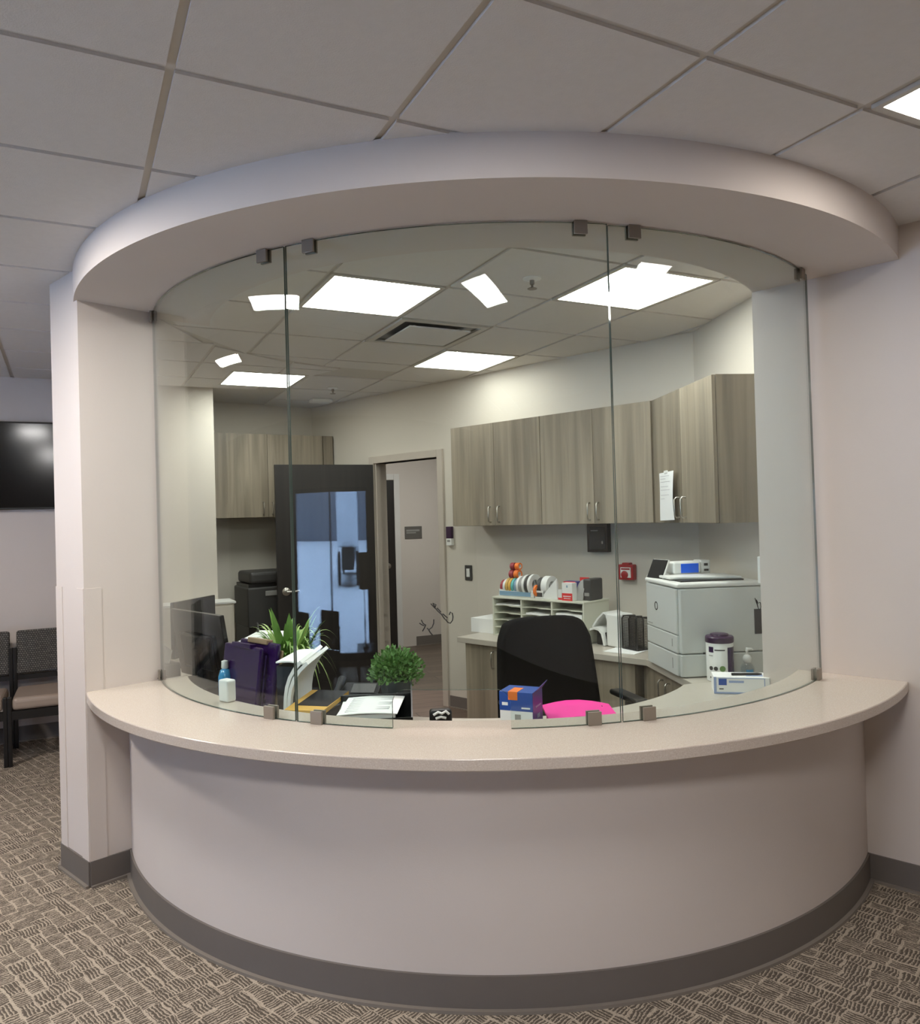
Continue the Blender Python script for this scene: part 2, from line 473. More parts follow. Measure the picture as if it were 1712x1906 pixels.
def p1(t, off=0.0):                     # point on the back wall, off metres into the room
    return A0 + D1 * t - N * off
def p2(s, off=0.0):
    return B0 + D2 * s - N2 * off
def circ_line(r, p, d, sgn):
    """angle where the circle of radius r about CEN meets the line p + d*t"""
    q = Vector(p) - Vector(CEN)
    b = q.dot(d); c = q.dot(q) - r * r
    t = -b + sgn * math.sqrt(max(0.0, b * b - c))
    h = q + Vector(d) * t
    return math.atan2(h.y, h.x)
FP = Vector(N) * FW
def a_right(r): return circ_line(r, FP, D1, 1) if r > 1.20 else R(-36)
def a_left(r):
    a = circ_line(r, P0, DR, -1)
    return a

# ------------------------------------------------------------------ setting: floors, walls, ceilings
PB = Vector((1.40, 3.64)) + D1 * 4.5
TVD = Vector((0.902, 0.432)).normalized(); TVN = Vector((-0.432, 0.902)).normalized(); TV0 = Vector((-3.27, 5.93))
PC = PB - N * 7.7
def isect(p, d, q, e):
    den = d.x * e.y - d.y * e.x
    t = ((q.x - p.x) * e.y - (q.y - p.y) * e.x) / den
    return p + d * t
PD = isect(PC, -D1, TV0, TVD)
WE = P0 + DR * 0.36                     # inner end of the pillar face
L0, L1 = Vector((-1.925, 3.677)), Vector((-2.85, 6.50))

mb = MB(); mb.prism([PC - N * 0.1, PB + Vector((0.3, -0.1)), Vector((9.0, 4.0)), Vector((9.0, 12.5)), Vector((-12.0, 12.5)), PD + Vector((-1.5, 1.4))], -0.12, 0.0)
struct(mb.obj('floor', M['carpet']))

# office plank floor lies a few millimetres above, inside the office and the hall beyond
off_poly = [Vector((CEN[0] + 1.76 * cos(a_left(1.76) + (a_right(1.76) - a_left(1.76)) * i / 40), CEN[1] + 1.76 * sin(a_left(1.76) + (a_right(1.76) - a_left(1.76)) * i / 40))) for i in range(41)]
off_poly += [p2(1.55, -0.02), p2(0, -0.02), Vector((3.4, 10.2)), Vector((-3.5, 10.6)), Vector((-2.7, 6.45)), WE]
mb = MB(); mb.prism(off_poly, -0.05, 0.004)
struct(mb.obj('floor_office', M['plank']))

def wall_prism(name, poly, z0=0.0, z1=H + 0.05, mat='wall'):
    m = MB(); m.prism(poly, z0, z1)
    return struct(m.obj(name, M[mat], bevel=0.0))

# front wall, right of the desk
f0 = Vector((1.402, 3.638))
wall_prism('wall_right', [f0, f0 + D1 * 4.5, f0 + D1 * 4.5 + N * 0.13, f0 + N * 0.13])
# pillar and the wall that runs back from it
wall_prism('wall_left', [P0, WE, WE + Vector((-0.02, 0.05)), Vector((-2.66, 6.45)), L1, L0])
# office back wall with the door opening
T0, T1, DH = 0.975, 1.815, 2.13
mb = MB()
def seg(m, a, b, z0, z1, th=0.12, n=N, mi=0):
    m.prism([a, b, b + n * th, a + n * th], z0, z1, mi)
seg(mb, p1(-0.02), p1(T0), 0, H + 0.05); seg(mb, p1(T1), p1(4.26), 0, H + 0.05); seg(mb, p1(T0), p1(T1), DH, H + 0.05)
struct(mb.obj('wall_back', M['wall_office']))
mb = MB(); seg(mb, p2(0), p2(1.56), 0, H + 0.05, 0.12, N2)
struct(mb.obj('wall_printer_side', M['wall_office']))
# alcove wall at the far left of the office and the short wall in front of it
AL = Vector((0.862, 0.507)).normalized(); ALN = Vector((-AL.y, AL.x)); AP = Vector((-2.321, 7.381))
mb = MB(); seg(mb, AP - AL * 0.75, A0 + AL * 0.02, 0, H + 0.05, 0.12, ALN)
struct(mb.obj('wall_alcove', M['wall_office']))
BK = Vector((-2.088, 6.621))
mb = MB(); mb.prism([BK - GA * 0.75, BK, BK + GB * 0.22, AP - AL * 0.25 - ALN * 0.02, AP - AL * 0.75], 0, H + 0.05)
struct(mb.obj('wall_office_left', M['wall_office']))
# waiting room: television wall, window wall, remaining walls
mb = MB(); seg(mb, PD - TVD * 0.1, TV0 + TVD * 0.64, 0, H + 0.05, 0.12, TVN)
struct(mb.obj('wall_television', M['wall']))
mb = MB(); seg(mb, PB + N * 0.0, PC, 0, H + 0.05, 0.12, Vector((0.7234, -0.6905)))
struct(mb.obj('wall_far_right', M['wall']))
WS0, WS1, WZ0, WZ1, WM = -4.45, -1.60, 0.06, 1.98, -3.0     # window along D1
def pw(s, off=0.0): return N * (-4.10) + D1 * s + N * off
mb = MB()
nb = -N
seg(mb, pw(D1.dot(PD) - 0.1), pw(WS0), 0, H + 0.05, 0.15, nb); seg(mb, pw(WS1), pw(D1.dot(PC) + 0.1), 0, H + 0.05, 0.15, nb)
seg(mb, pw(WS0), pw(WS1), WZ1, H + 0.05, 0.15, nb); seg(mb, pw(WS0), pw(WS1), 0, WZ0, 0.15, nb)
struct(mb.obj('wall_window', M['wall_darkened']))
# storefront window
win = struct(bpy.data.objects.new('window_1', None)); COL.objects.link(win)
fr = MB()
def bar(m, s0, s1, z0, z1, d0=-0.10, d1=-0.03):
    m.prism([pw(s0, d1), pw(s1, d1), pw(s1, d0), pw(s0, d0)], z0, z1)
bar(fr, WS0, WS0 + .05, WZ0, WZ1); bar(fr, WS1 - .05, WS1, WZ0, WZ1); bar(fr, WM - .03, WM + .03, WZ0, WZ1)
bar(fr, WS0, WS1, WZ1 - .05, WZ1); bar(fr, WS0, WS1, WZ0, WZ0 + .08)
fr.obj('window_frame', M['framewood'], win)
for s0, s1 in ((WS0 + .05, WM - .03), (WM + .03, WS1 - .05)):
    g = MB(); bar(g, s0, s1, WZ0 + .08, WZ1 - .05, -0.068, -0.062); g.obj('window_pane', M['wglass'], win)

# hall beyond the door
HD = GA; HN = GB; H0 = Vector((-0.55, 9.82))
mb = MB(); seg(mb, H0 - HD * 3.0, H0 + HD * 3.5, 0, H + 0.05, 0.12, HN)
struct(mb.obj('wall_hall', M['wall']))
mb = MB()
e0 = H0 - HD * 3.0; e1 = H0 + HD * 3.5
mb.prism([e0, e0 + HN * 0.1, A0 - N * -0.12 + Vector((-1.1, 0.6)), AP - AL * 0.75 + ALN * 0.12, AP - AL * 0.85 + ALN * 0.12], 0, H + 0.05)
struct(mb.obj('wall_hall_left', M['wall']))
mb = MB(); seg(mb, e1, p1(4.26, -0.12), 0, H + 0.05, 0.1, Vector((0.9, -0.4)))
struct(mb.obj('wall_hall_right', M['wall']))

# ceilings: plain slab above, tiles hanging a finger below it so that the grid shows as a groove
def clip(poly, n, d, keep_less=True):
    out = []
    m = len(poly)
    for i in range(m):
        a, b = poly[i], poly[(i + 1) % m]
        da, db = a.dot(n) - d, b.dot(n) - d
        if not keep_less: da, db = -da, -db
        if da <= 0: out.append(a)
        if da * db < 0: out.append(a + (b - a) * (da / (da - db)))
    return out
lobby_lights = [(0.57, 0.85, 0.88, 1.44), (-0.66, -0.37, 2.70, 3.27), (-1.90, -1.60, 3.92, 4.50), (2.13, 2.44, 1.13, 1.44), (-0.66, -0.37, -0.36, 0.20)]  # the last one is an added fill for the desk front
GW = 0.012
tiles_l, tiles_o = MB(), MB()
LD = (L1 - L0).normalized(); LN = Vector((-LD.y, LD.x))        # left wall line, LN points to the waiting room
c2 = Vector(CEN)
def put_tile(m, poly):
    if len(poly) < 3: return
    area = 0.5 * abs(sum(poly[i].x * poly[(i + 1) % len(poly)].y - poly[(i + 1) % len(poly)].x * poly[i].y for i in range(len(poly))))
    if area < 0.0008: return
    m.prism(poly, H, H + 0.010)
def tile_quad(a0, a1, b0, b1):
    return [GA * a0 + GB * b0, GA * a1 + GB * b0, GA * a1 + GB * b1, GA * a0 + GB * b1]
PA, A00, B00 = 0.6135, 0.256, 1.46
cutters = lobby_lights
for i in range(-18, 14):
    for j in range(-13, 16):
        a0, b0 = A00 + PA * i, B00 + PA * j
        rects = [(a0 + GW, a0 + PA - GW, b0 + GW, b0 + PA - GW)]
        for (x0, x1, y0, y1) in cutters:
            if x0 > a0 - 0.01 and x1 < a0 + PA + 0.01 and y0 > b0 - 0.06 and y1 < b0 + PA + 0.06:
                r0 = rects[0]; rects = []
                if x0 - 0.02 - r0[0] > 0.03: rects.append((r0[0], x0 - 0.02, r0[2], r0[3]))
                if r0[1] - x1 - 0.02 > 0.03: rects.append((x1 + 0.02, r0[1], r0[2], r0[3]))
                m0, m1 = max(r0[0], x0 - 0.02), min(r0[1], x1 + 0.02)
                if y0 - 0.02 - r0[2] > 0.06: rects.append((m0, m1, r0[2], y0 - 0.02))
                if r0[3] - y1 - 0.02 > 0.06: rects.append((m0, m1, y1 + 0.02, r0[3]))
        for rc in rects:
            q = tile_quad(*rc)
            q = clip(q, TVN, TVN.dot(TV0) + 0.05); q = clip(q, N, -4.15, False) if q else q
            q = clip(q, D1, D1.dot(PB) + 0.05) if q else q
            if len(q) < 3: continue
            near = clip(q, N, FW + 0.06)
            if len(near) >= 3:
                ctr = sum(near, Vector((0, 0))) / len(near)
                u = (ctr - c2)
                if u.length < 2.6:
                    u.normalize(); near = clip(near, u, u.dot(c2) + 1.80, False)
                put_tile(tiles_l, near)
            far = clip(q, N, FW + 0.06, False)
            if len(far) >= 3:
                far = clip(far, LN, LN.dot(L0) - 0.02, False)
                if len(far) >= 3: put_tile(tiles_l, far)
ceil = MB(); ceil.prism([PC - N * 0.12, PB + Vector((0.3, -0.1)), Vector((9.0, 4.0)), Vector((9.0, 12.5)), Vector((-12.0, 12.5)), PD + Vector((-1.5, 1.4))], H + 0.010, H + 0.14)
ceil_o = struct(ceil.obj('ceiling', M['tbar']))
struct(tiles_l.obj('ceiling_tile_field', M['tile']))

OA, OB, PO, QO = 1.118, 3.485, 0.612, 0.626
office_lights = [(1.131, 1.69, 3.50, 4.095), (2.375, 2.93, 2.885, 3.475), (2.375, 2.93, 4.79, 5.40), (1.131, 1.69, 6.01, 6.62)]
office_lights = [(OA + PO * 0 + .02, OA + PO - .02, OB + .015, OB + QO - .02), (OA + 2 * PO + .02, OA + 3 * PO - .02, OB - QO + .015, OB - .02),
                 (OA + 2 * PO + .02, OA + 3 * PO - .02, OB + 2 * QO + .07, OB + 3 * QO + .04), (OA + .02, OA + PO - .02, OB + 4 * QO + .015, OB + 5 * QO - .02)]
vent_cell = (1, 1)
skip = {(0, 0), (2, -1), (2, 2), (0, 4)}
for i in range(-5, 6):
    for j in range(-4, 8):
        if (i, j) in skip or (i, j) == vent_cell: continue
        a0, b0 = OA + PO * i, OB + QO * j
        bb0 = b0 + GW; bb1 = b0 + QO - GW
        if i == 2 and j == 1: bb1 += 0.05
        if i == 2 and j == 3: bb0 += 0.05
        q = tile_quad(a0 + GW, a0 + PO - GW, bb0, bb1)
        ctr = sum(q, Vector((0, 0))) / 4
        u = ctr - c2
        if ctr.dot(N) < FW + 0.35:
            if u.length > 2.3: continue
            q = clip(q, u.normalized(), u.normalized().dot(c2) + 1.75)
        if len(q) < 3: continue
        q = clip(q, LN, LN.dot(WE) - 0.05) ; q = clip(q, N, N.dot(A0) + 0.05) if q else q
        if len(q) >= 3: put_tile(tiles_o, q)
struct(tiles_o.obj('ceiling_office', M['tile']))

# curved soffit over the desk
mb = MB(); mb.ring(CEN, 1.48, 2.09, 2.625, H + 0.004, lambda r: a_left(min(r, 2.06)) - 0.05, lambda r: a_right(r) + 0.02, 120)
struct(mb.obj('ceiling_soffit', M['wall'], smooth=40))

# corner guards on the pillar, base trims
def guard(name, c, d1, d2, w=0.075):
    m = MB(); t = 0.004
    for d in (d1, d2):
        n_ = Vector((d.y, -d.x)); 
        if n_.dot(Vector((0, 0)) - c) < 0: n_ = -n_
        m.prism([c, c + d * w, c + d * w + n_ * t, c + n_ * t], 0.11, 1.33)
    return struct(m.obj(name, M['wall']))
DL = (L0 - P0).normalized()
guard('trim_1', P0, DR.normalized(), DL)
guard('trim_2', L0, -DL, LD)
def baseboard(name, pts, h=0.115, t=0.008):
    m = MB()
    for a, b in zip(pts[:-1], pts[1:]):
        a, b = Vector(a), Vector(b); d = (b - a).normalized(); n_ = Vector((d.y, -d.x))
        m.prism([a, b, b + n_ * t, a + n_ * t], 0, h, 0)
        m.prism([a, b, b + n_ * (t + 0.014), a + n_ * (t + 0.014)], 0, 0.010, 1)
    return struct(m.obj(name, [M['base'], M['cove']]))
aL = a_left(1.9)
baseboard('baseboard_left', [L0 + LD * 1.0, L0, P0, P0 + DR.normalized() * 0.20])
baseboard('baseboard_right', [Vector((1.70, 3.353)), Vector((1.70, 3.353)) + D1 * 4.0])
baseboard('baseboard_television', [PD + TVD * 0.2, TV0 + TVD * 0.56])
baseboard('baseboard_hall', [H0 - HD * 0.05, H0 + HD * 1.2], 0.12)
baseboard('baseboard_back', [p1(1.89), p1(2.62)], 0.10)

# door frame of the office door
def door_frame(name, m_pt, d, n_, w, h, fw, mat, th=0.15):
    """frame round an opening: m_pt left foot, d along the wall, n_ towards the room"""
    m = MB()
    for a, b, z0, z1 in ((-fw, 0.0, 0, h + fw), (w, w + fw, 0, h + fw), (0.0, w, h, h + fw)):
        m.prism([m_pt + d * a + n_ * 0.02, m_pt + d * b + n_ * 0.02, m_pt + d * b - n_ * (th + .02), m_pt + d * a - n_ * (th + .02)], z0, z1)
    for a, b in ((0.0, 0.018), (w - 0.018, w)):
        m.prism([m_pt + d * a, m_pt + d * b, m_pt + d * b - n_ * 0.05, m_pt + d * a - n_ * 0.05], 0, h)
    return m
d1 = struct(door_frame('f', p1(T0), D1, -N, T1 - T0, DH, 0.065, 'trim', 0.12).obj('door_1', M['trim'], bevel=0.003))
hinge = p1(T0 + 0.01, 0.03)
leaf_dir = (Vector((-1.63, 6.845)) - hinge).normalized(); leaf_n = Vector((-leaf_dir.y, leaf_dir.x))
LW = 0.90
mb = MB(); mb.prism([hinge, hinge + leaf_dir * LW, hinge + leaf_dir * LW + leaf_n * -0.045, hinge + leaf_n * -0.045], 0.012, 2.12)
leaf = mb.obj('door_leaf', M['doordark'], d1, bevel=0.002)
def lever(T):
    m = MB()
    m.lathe([(0.0, 0), (0.036, 0), (0.036, 0.008), (0.028, 0.014), (0.012, 0.016), (0.012, 0.045), (0.0, 0.045)], 24, T=T)
    m.tube([T @ Vector(p) for p in ((0, 0, 0.042), (0.03, 0, 0.046), (0.075, 0.002, 0.046), (0.11, 0.006, 0.042))], [0.011, 0.010, 0.009, 0.008], 10)
    return m
cn = leaf_n if leaf_n.dot(-hinge) > 0 else -leaf_n
kp = hinge + leaf_dir * (LW - 0.075) + (cn * 0.0 if cn == leaf_n else cn * 0.045)
Z = Vector((cn.x, cn.y, 0)); Xv = Vector((-leaf_dir.x, -leaf_dir.y, 0)); Yv = Z.cross(Xv)
Tk = Matrix(((Xv.x, Yv.x, Z.x, kp.x), (Xv.y, Yv.y, Z.y, kp.y), (Xv.z, Yv.z, Z.z, 0.99), (0, 0, 0, 1)))
lever(Tk).obj('door_handle', M['steel'], leaf, smooth=40)
# door on the far side of the hall
q0 = H0 - HD * 1.17
d2o = struct(door_frame('f', q0, HD, -HN, 0.86, 2.10, 0.075, 'w', 0.02).obj('door_2', M['trimwhite'], bevel=0.003))
mb = MB(); mb.prism([q0 + HN * -0.012, q0 + HD * 0.86 + HN * -0.012, q0 + HD * 0.86 + HN * 0.03, q0 + HN * 0.03], 0.01, 2.095)
lf2 = mb.obj('door_leaf', M['doordark'], d2o)
kp = q0 + HD * 0.76 - HN * 0.012
Z = Vector((-HN.x, -HN.y, 0)); Xv = Vector((-HD.x, -HD.y, 0)); Yv = Z.cross(Xv)
lever(Matrix(((Xv.x, Yv.x, Z.x, kp.x), (Xv.y, Yv.y, Z.y, kp.y), (Xv.z, Yv.z, Z.z, 1.03), (0, 0, 0, 1)))).obj('door_handle', M['steel'], lf2, smooth=40)

# ------------------------------------------------------------------ ceiling lights, vent, sprinklers
def ceiling_light(name, rc, label, mat, group, inset=0.022):
    a0_, a1_, b0_, b1_ = rc
    c = GA * ((a0_ + a1_) / 2) + GB * ((b0_ + b1_) / 2)
    t = thing(name, label, 'ceiling light', (c.x, c.y, H - 0.004), math.atan2(GA.y, GA.x), group)
    wx, wy = (a1_ - a0_) / 2 + 0.012, (b1_ - b0_) / 2 + 0.012
    m = MB()
    for x0, x1, y0, y1 in ((-wx, wx, -wy, -wy + inset), (-wx, wx, wy - inset, wy), (-wx, -wx + inset, -wy + inset, wy - inset), (wx - inset, wx, -wy + inset, wy - inset)):
        m.box(x0, x1, y0, y1, 0.0, 0.013)
    m.obj('frame', M['tbar'], t)
    m = MB(); m.box(-wx + inset, wx - inset, -wy + inset, wy - inset, 0.002, 0.012); m.obj('diffuser', mat, t)
    return t
for rc, lb in zip(office_lights, ('square white ceiling light nearest the glass over the desk, left of the joint', 'square white ceiling light beside the sprinkler and the side wall', 'square white ceiling light past the air vent beside the back wall', 'square white ceiling light deep in the office, over the alcove end')):
    ceiling_light('ceiling_light', rc, lb, M['panel_wallside' if 'vent' in lb else 'panel_office'], 'square office ceiling lights')
for rc, lb in zip(lobby_lights, ('narrow waiting room ceiling light over the front of the curved desk', 'narrow waiting room ceiling light over the pillar side', 'narrow waiting room ceiling light before the television wall', 'small square waiting room ceiling light at the top right corner, past the soffit', 'added fill light over the camera, mirrored in the middle glass over the far square light')):
    ceiling_light('ceiling_light', rc, lb, M[{'top right': 'panel_corner', 'televisio': 'panel_seats', 'mirrored ': 'panel_fill', 'front of ': 'panel_front'}.get(next((k for k in ('top right', 'televisio', 'mirrored ', 'front of ') if k in lb), ''), 'panel_lobby')], 'waiting room ceiling lights')
hp = (A0 + B0) / 2 + N * 1.6 + Vector((-1.2, 0.6))  # spot of the added hall fill light
hl = thing('ceiling_light', 'unseen fill light added to brighten the hall beyond the open door', 'ceiling light', (hp.x, hp.y, H - 0.02))
m = MB(); m.box(-.3, .3, -.3, .3, 0.004, 0.02); m.obj('diffuser', M['panel_hall_fill'], hl)
m = MB(); m.box(-.33, .33, -.33, .33, 0.012, 0.024); m.obj('frame', M['tbar'], hl)

va, vb = OA + PO * (vent_cell[0] + .5), OB + QO * (vent_cell[1] + .5)
vc = GA * va + GB * vb
v = thing('air_vent', 'square ceiling air vent with a flat white plate and dark gap', 'air vent', (vc.x, vc.y, H - 0.006), math.atan2(GA.y, GA.x))
m = MB()
for x0, x1, y0, y1 in ((-.29, .29, -.30, -.262), (-.29, .29, .262, .30), (-.29, -.252, -.262, .262), (.252, .29, -.262, .262)):
    m.box(x0, x1, y0, y1, 0.0, 0.014)
m.obj('frame', M['tbar'], v)
m = MB(); m.box(-.25, .25, -.26, .26, 0.012, 0.015); m.obj('duct', M['black'], v)
m = MB(); m.box(-.205, .205, -.215, .19, -0.014, -0.006); m.obj('plate', M['tile'], v)
for x, y in ((-.15, -.15), (.15, -.15), (-.15, .15), (.15, .15)):
    m = MB(); m.box(x - .008, x + .008, y - .008, y + .008, -0.008, 0.013); m.obj('hanger', M['steel'], v)
def sprinkler(x, y, label):
    t = thing('sprinkler', label, 'sprinkler', (x, y, H), 0, 'ceiling sprinklers')
    m = MB(); m.lathe([(0.045, 0.002), (0.045, -0.004), (0.030, -0.010), (0.012, -0.011)], 24); m.obj('escutcheon', M['white'], t, smooth=30)
    m = MB(); m.lathe([(0.012, -0.008), (0.012, -0.03), (0.006, -0.034), (0.006, -0.05)], 12)
    m.lathe([(0.024, -0.050), (0.024, -0.053), (0.0, -0.054)], 12); m.obj('nozzle', M['bronze'], t, smooth=30)
sprinkler(0.384, 3.781, 'round ceiling sprinkler close behind the glass near the front lights')
sprinkler(-1.079, 6.731, 'small ceiling sprinkler far back in the office')
m = MB(); m.box(-.10, .10, -.06, .06, -0.035, 0.0); tag(m.obj('smoke_detector', M['white'], loc=None, bevel=0.012), 'small white box detector on the ceiling in the far office corner', 'detector')
o = bpy.data.objects['smoke_detector']; o.location = (-1.29, 7.33, H); o.rotation_euler = (0, 0, math.atan2(GA.y, GA.x))

# ------------------------------------------------------------------ the curved desk
TOP = 0.870
desk = thing('reception_desk', 'curved reception desk with painted front, grey base and beige stone top', 'reception desk', (CEN[0], CEN[1] - 1.9, 0))
def in_desk(m, name, mats, **k):
    o = m.obj(name, mats, desk, **k)
    o.location = (-CEN[0], -(CEN[1] - 1.9), 0)
    return o
m = MB(); m.ring(CEN, 1.77, 1.90, 0.0, TOP - 0.04, a_left, a_right, 120); in_desk(m, 'front_panel', M['wall'], smooth=40)
m = MB(); m.ring(CEN, 1.63, 2.075, TOP - 0.04, TOP, a_left, a_right, 140); in_desk(m, 'countertop', M['stone'], smooth=40, bevel=0.004)
m = MB(); m.ring(CEN, 1.90, 1.909, 0.0, 0.115, a_left, a_right, 120, 0); m.ring(CEN, 1.90, 1.924, 0.0, 0.011, a_left, a_right, 120, 1)
in_desk(m, 'baseboard', [M['base'], M['cove']], smooth=40)

# lower work surface inside the desk
WSZ = 0.737
pol = []
aw0, aw1 = R(-150), R(-20)
for i in range(41): 
    a = aw0 + (aw1 - aw0) * i / 40
    pol.append(Vector((CEN[0] + 1.09 * cos(a), CEN[1] + 1.09 * sin(a))))
inner = pol
outer = []
for i in range(41):
    a = a_right(1.76) + (a_left(1.76) - a_right(1.76)) * i / 40
    outer.append(Vector((CEN[0] + 1.76 * cos(a), CEN[1] + 1.76 * sin(a))))
wv = [Vector((-1.28, 4.75)), Vector((-1.12, 4.30))]
right_side = [p2(0.99, 0.50), p2(1.0, 0.01), p2(1.50, 0.01)]
inner_r = [q for q in inner if not (q.x > 0.9 and q.y > 3.93)]
ws_poly = wv + inner_r + [p2(1.05, 0.50), p2(1.05, 0.005), p2(1.545, 0.005), f0 - N * 0.0 + N * 0.13 + D1 * 0.10, f0 + N * 0.13] + [f0] + outer[1:] + [WE + Vector((-0.01, 0.05)), Vector((-2.06, 4.92))]
m = MB(); m.prism(ws_poly, WSZ - 0.035, WSZ)
ws = tag(m.obj('work_surface', M['laminate'], loc=(CEN[0], CEN[1] - 1.4, WSZ)), 'lower curved work surface behind the stone counter of the desk', 'work surface')

# glass panels
RG, TG = 1.750, 0.009
GZ0, GZ1 = TOP + 0.002, 2.620
def pane(a0, a1, label, clips, notch=None, n=64, lean=0.0):
    am = (a0 + a1) / 2
    root = Vector((CEN[0] + RG * cos(am), CEN[1] + RG * sin(am), TOP))
    t = thing('glass_panel', label, 'glass panel', root, 0, 'curved glass panels of the desk')
    cols = []
    angs = [a0 + (a1 - a0) * i / n for i in range(n + 1)]
    if notch:
        na0, na1, nz, nr = notch
        rr = nr / RG
        extra = [(na0, 0)] + [na0 + rr * (1 - cos(k * pi / 16)) for k in range(1, 9)] + [na1 - rr * (1 - cos(k * pi / 16)) for k in range(1, 9)] + [(na1, 1)]
        cl = []
        for a in angs:
            if na0 + 0.001 < a < na1 - 0.001:
                if na0 + rr < a < na1 - rr: cl.append((a, nz))
            elif abs(a - na0) > 0.001 and abs(a - na1) > 0.001: cl.append((a, GZ0))
        cl += [(na0, GZ0), (na0 + 1e-5, nz - nr), (na1 - 1e-5, nz - nr), (na1, GZ0)]
        for k in range(1, 9):
            cl.append((na0 + rr * (1 - cos(k * pi / 16)) + 2e-5, nz - nr + nr * sin(k * pi / 16)))
            cl.append((na1 - rr * (1 - cos(k * pi / 16)) - 2e-5, nz - nr + nr * sin(k * pi / 16)))
        cols = sorted(cl)
    else:
        cols = [(a, GZ0) for a in angs]
    m = MB(); vs, fs, mi = [], [], []
    for a, zb in cols:
        for r in (RG - TG / 2, RG + TG / 2):
            for z in (zb, GZ1):
                rz = r - lean * (z - TOP)
                vs.append(Vector((CEN[0] + rz * cos(a), CEN[1] + rz * sin(a), z)) - root)
    k = len(cols)
    for i in range(k - 1):
        o, q = 4 * i, 4 * i + 4
        m_ = [((o + 2, q + 2, q + 3, o + 3), 0), ((o, o + 1, q + 1, q), 0), ((o, q, q + 2, o + 2), 1), ((o + 1, o + 3, q + 3, q + 1), 1)]
        for f, i_ in m_: fs.append(f); mi.append(i_)
    fs += [(0, 2, 3, 1), (4 * k - 4, 4 * k - 3, 4 * k - 1, 4 * k - 2)]; mi += [1, 1]
    m.v = [tuple(p) for p in vs]; m.f = [list(f) for f in fs]; m.mi = mi
    m.obj('pane', [M['glass'], M['edge']], t, smooth=30)
    for a, top in clips:
        m = MB()
        T = Matrix.Translation(Vector((CEN[0] + (RG - (lean * 1.73 if top else 0)) * cos(a), CEN[1] + (RG - (lean * 1.73 if top else 0)) * sin(a), 0)) - Vector((root.x, root.y, 0))) @ Matrix.Rotation(a, 4, 'Z')
        z0, z1 = (2.577, 2.624) if top else (TOP + 0.0, TOP + 0.047)
        z0 -= TOP; z1 -= TOP
        m.box(0.0065, 0.016, -0.024, 0.024, z0, z1, 0, T); m.box(-0.016, -0.0065, -0.024, 0.024, z0, z1, 0, T)
        zz = (z1 - 0.004, z1) if top else (z0, z0 + 0.0015)
        m.box(-0.0065, 0.0065, -0.024, 0.024, *zz, 0, T)
        m.obj('clip', M['bronze'], t, bevel=0.0012)
GAP = 0.0022
J1, J2 = R(-116.1), R(-76.9)
pane(a_left(RG) + 0.004, J1 - GAP, 'curved glass panel beside the left pillar', [(R(-155.1), True), (R(-119.4), True), (R(-120.1), False), (R(-155.6), False)])
pane(J1 + GAP, J2 - GAP, 'wide middle curved glass panel with a pass-through opening', [(R(-112.5), True), (R(-80.3), True), (R(-113.0), False), (R(-80.3), False)], (R(-103.4), R(-89.8), 1.007, 0.05), 90)
pane(J2 + GAP, R(-37.1), 'curved glass panel nearest the right wall', [(R(-73.5), True), (R(-40.2), True), (R(-73.6), False), (R(-39.4), False)], lean=0.0062)

# black pen strokes on the glass
def on_glass(px_list, name, label, r=0.0016, grp=None):
    """px_list: list of strokes; each stroke is [(angle_deg, z), ...]"""
    first = px_list[0][0]
    root = Vector((CEN[0] + (RG + TG / 2) * cos(R(first[0])), CEN[1] + (RG + TG / 2) * sin(R(first[0])), first[1]))
    m = MB()
    for st in px_list:
        pts = [Vector((CEN[0] + (RG + TG / 2 + 0.0015) * cos(R(a)), CEN[1] + (RG + TG / 2 + 0.0015) * sin(R(a)), z)) - root for a, z in st]
        m.tube(pts, r, 6)
    o = m.obj(name, M['ink']); o.location = root
    tag(o, label, 'pen mark', grp)
def gl(px, py):
    """pen marks were measured on the flat of the glass: degrees along it and height"""
    return (-99.9 + (px - 780) * 0.0605, 1.2780 - (py - 1140) * 0.00186)
def zz(pts):
    return [gl(760 + x * 120 / 1634, 1090 + y * 140 / 1906) for x, y in pts]
on_glass([zz([(585, 470), (650, 540), (700, 600), (640, 455), (720, 500), (690, 570)]), zz([(700, 590), (760, 660), (850, 740), (930, 860), (970, 890), (1000, 830), (880, 730)]),
          zz([(740, 580), (790, 630), (840, 690)]), zz([(960, 880), (1010, 950), (1075, 970), (1130, 900), (1145, 810), (1130, 720), (1085, 685), (1050, 760)])],
         'handwritten_mark', 'slanting black handwritten mark on the glass before the door frame', 0.0021)
on_glass([zz([(325, 880), (370, 970), (430, 1010)]), zz([(275, 960), (330, 1000), (400, 1030)]), zz([(440, 1000), (400, 1090), (350, 1170)]), zz([(650, 870), (645, 970), (600, 1070), (515, 1130), (470, 1090)]), zz([(510, 1130), (550, 1200), (610, 1270)])],
         'handwritten_mark', 'forked black handwritten mark on the glass, lower of the two by the door', 0.0021)
def gr(px, py): return (-56.0 + (px - 1415) * 0.060, 1.245 - (py - 1125) * 0.0021)
def zr(pts): return [gr(1170 + x * 260 / 1712, 1020 + y * 260 / 1712) for x, y in pts]
on_glass([zr([(1540, 630), (1570, 690), (1600, 740), (1570, 650), (1610, 700)]), zr([(1590, 730), (1620, 775), (1650, 775), (1668, 740), (1655, 690), (1630, 690)])],
         'handwritten_mark', 'thin looping black mark on the glass in front of the printer end', 0.0015)

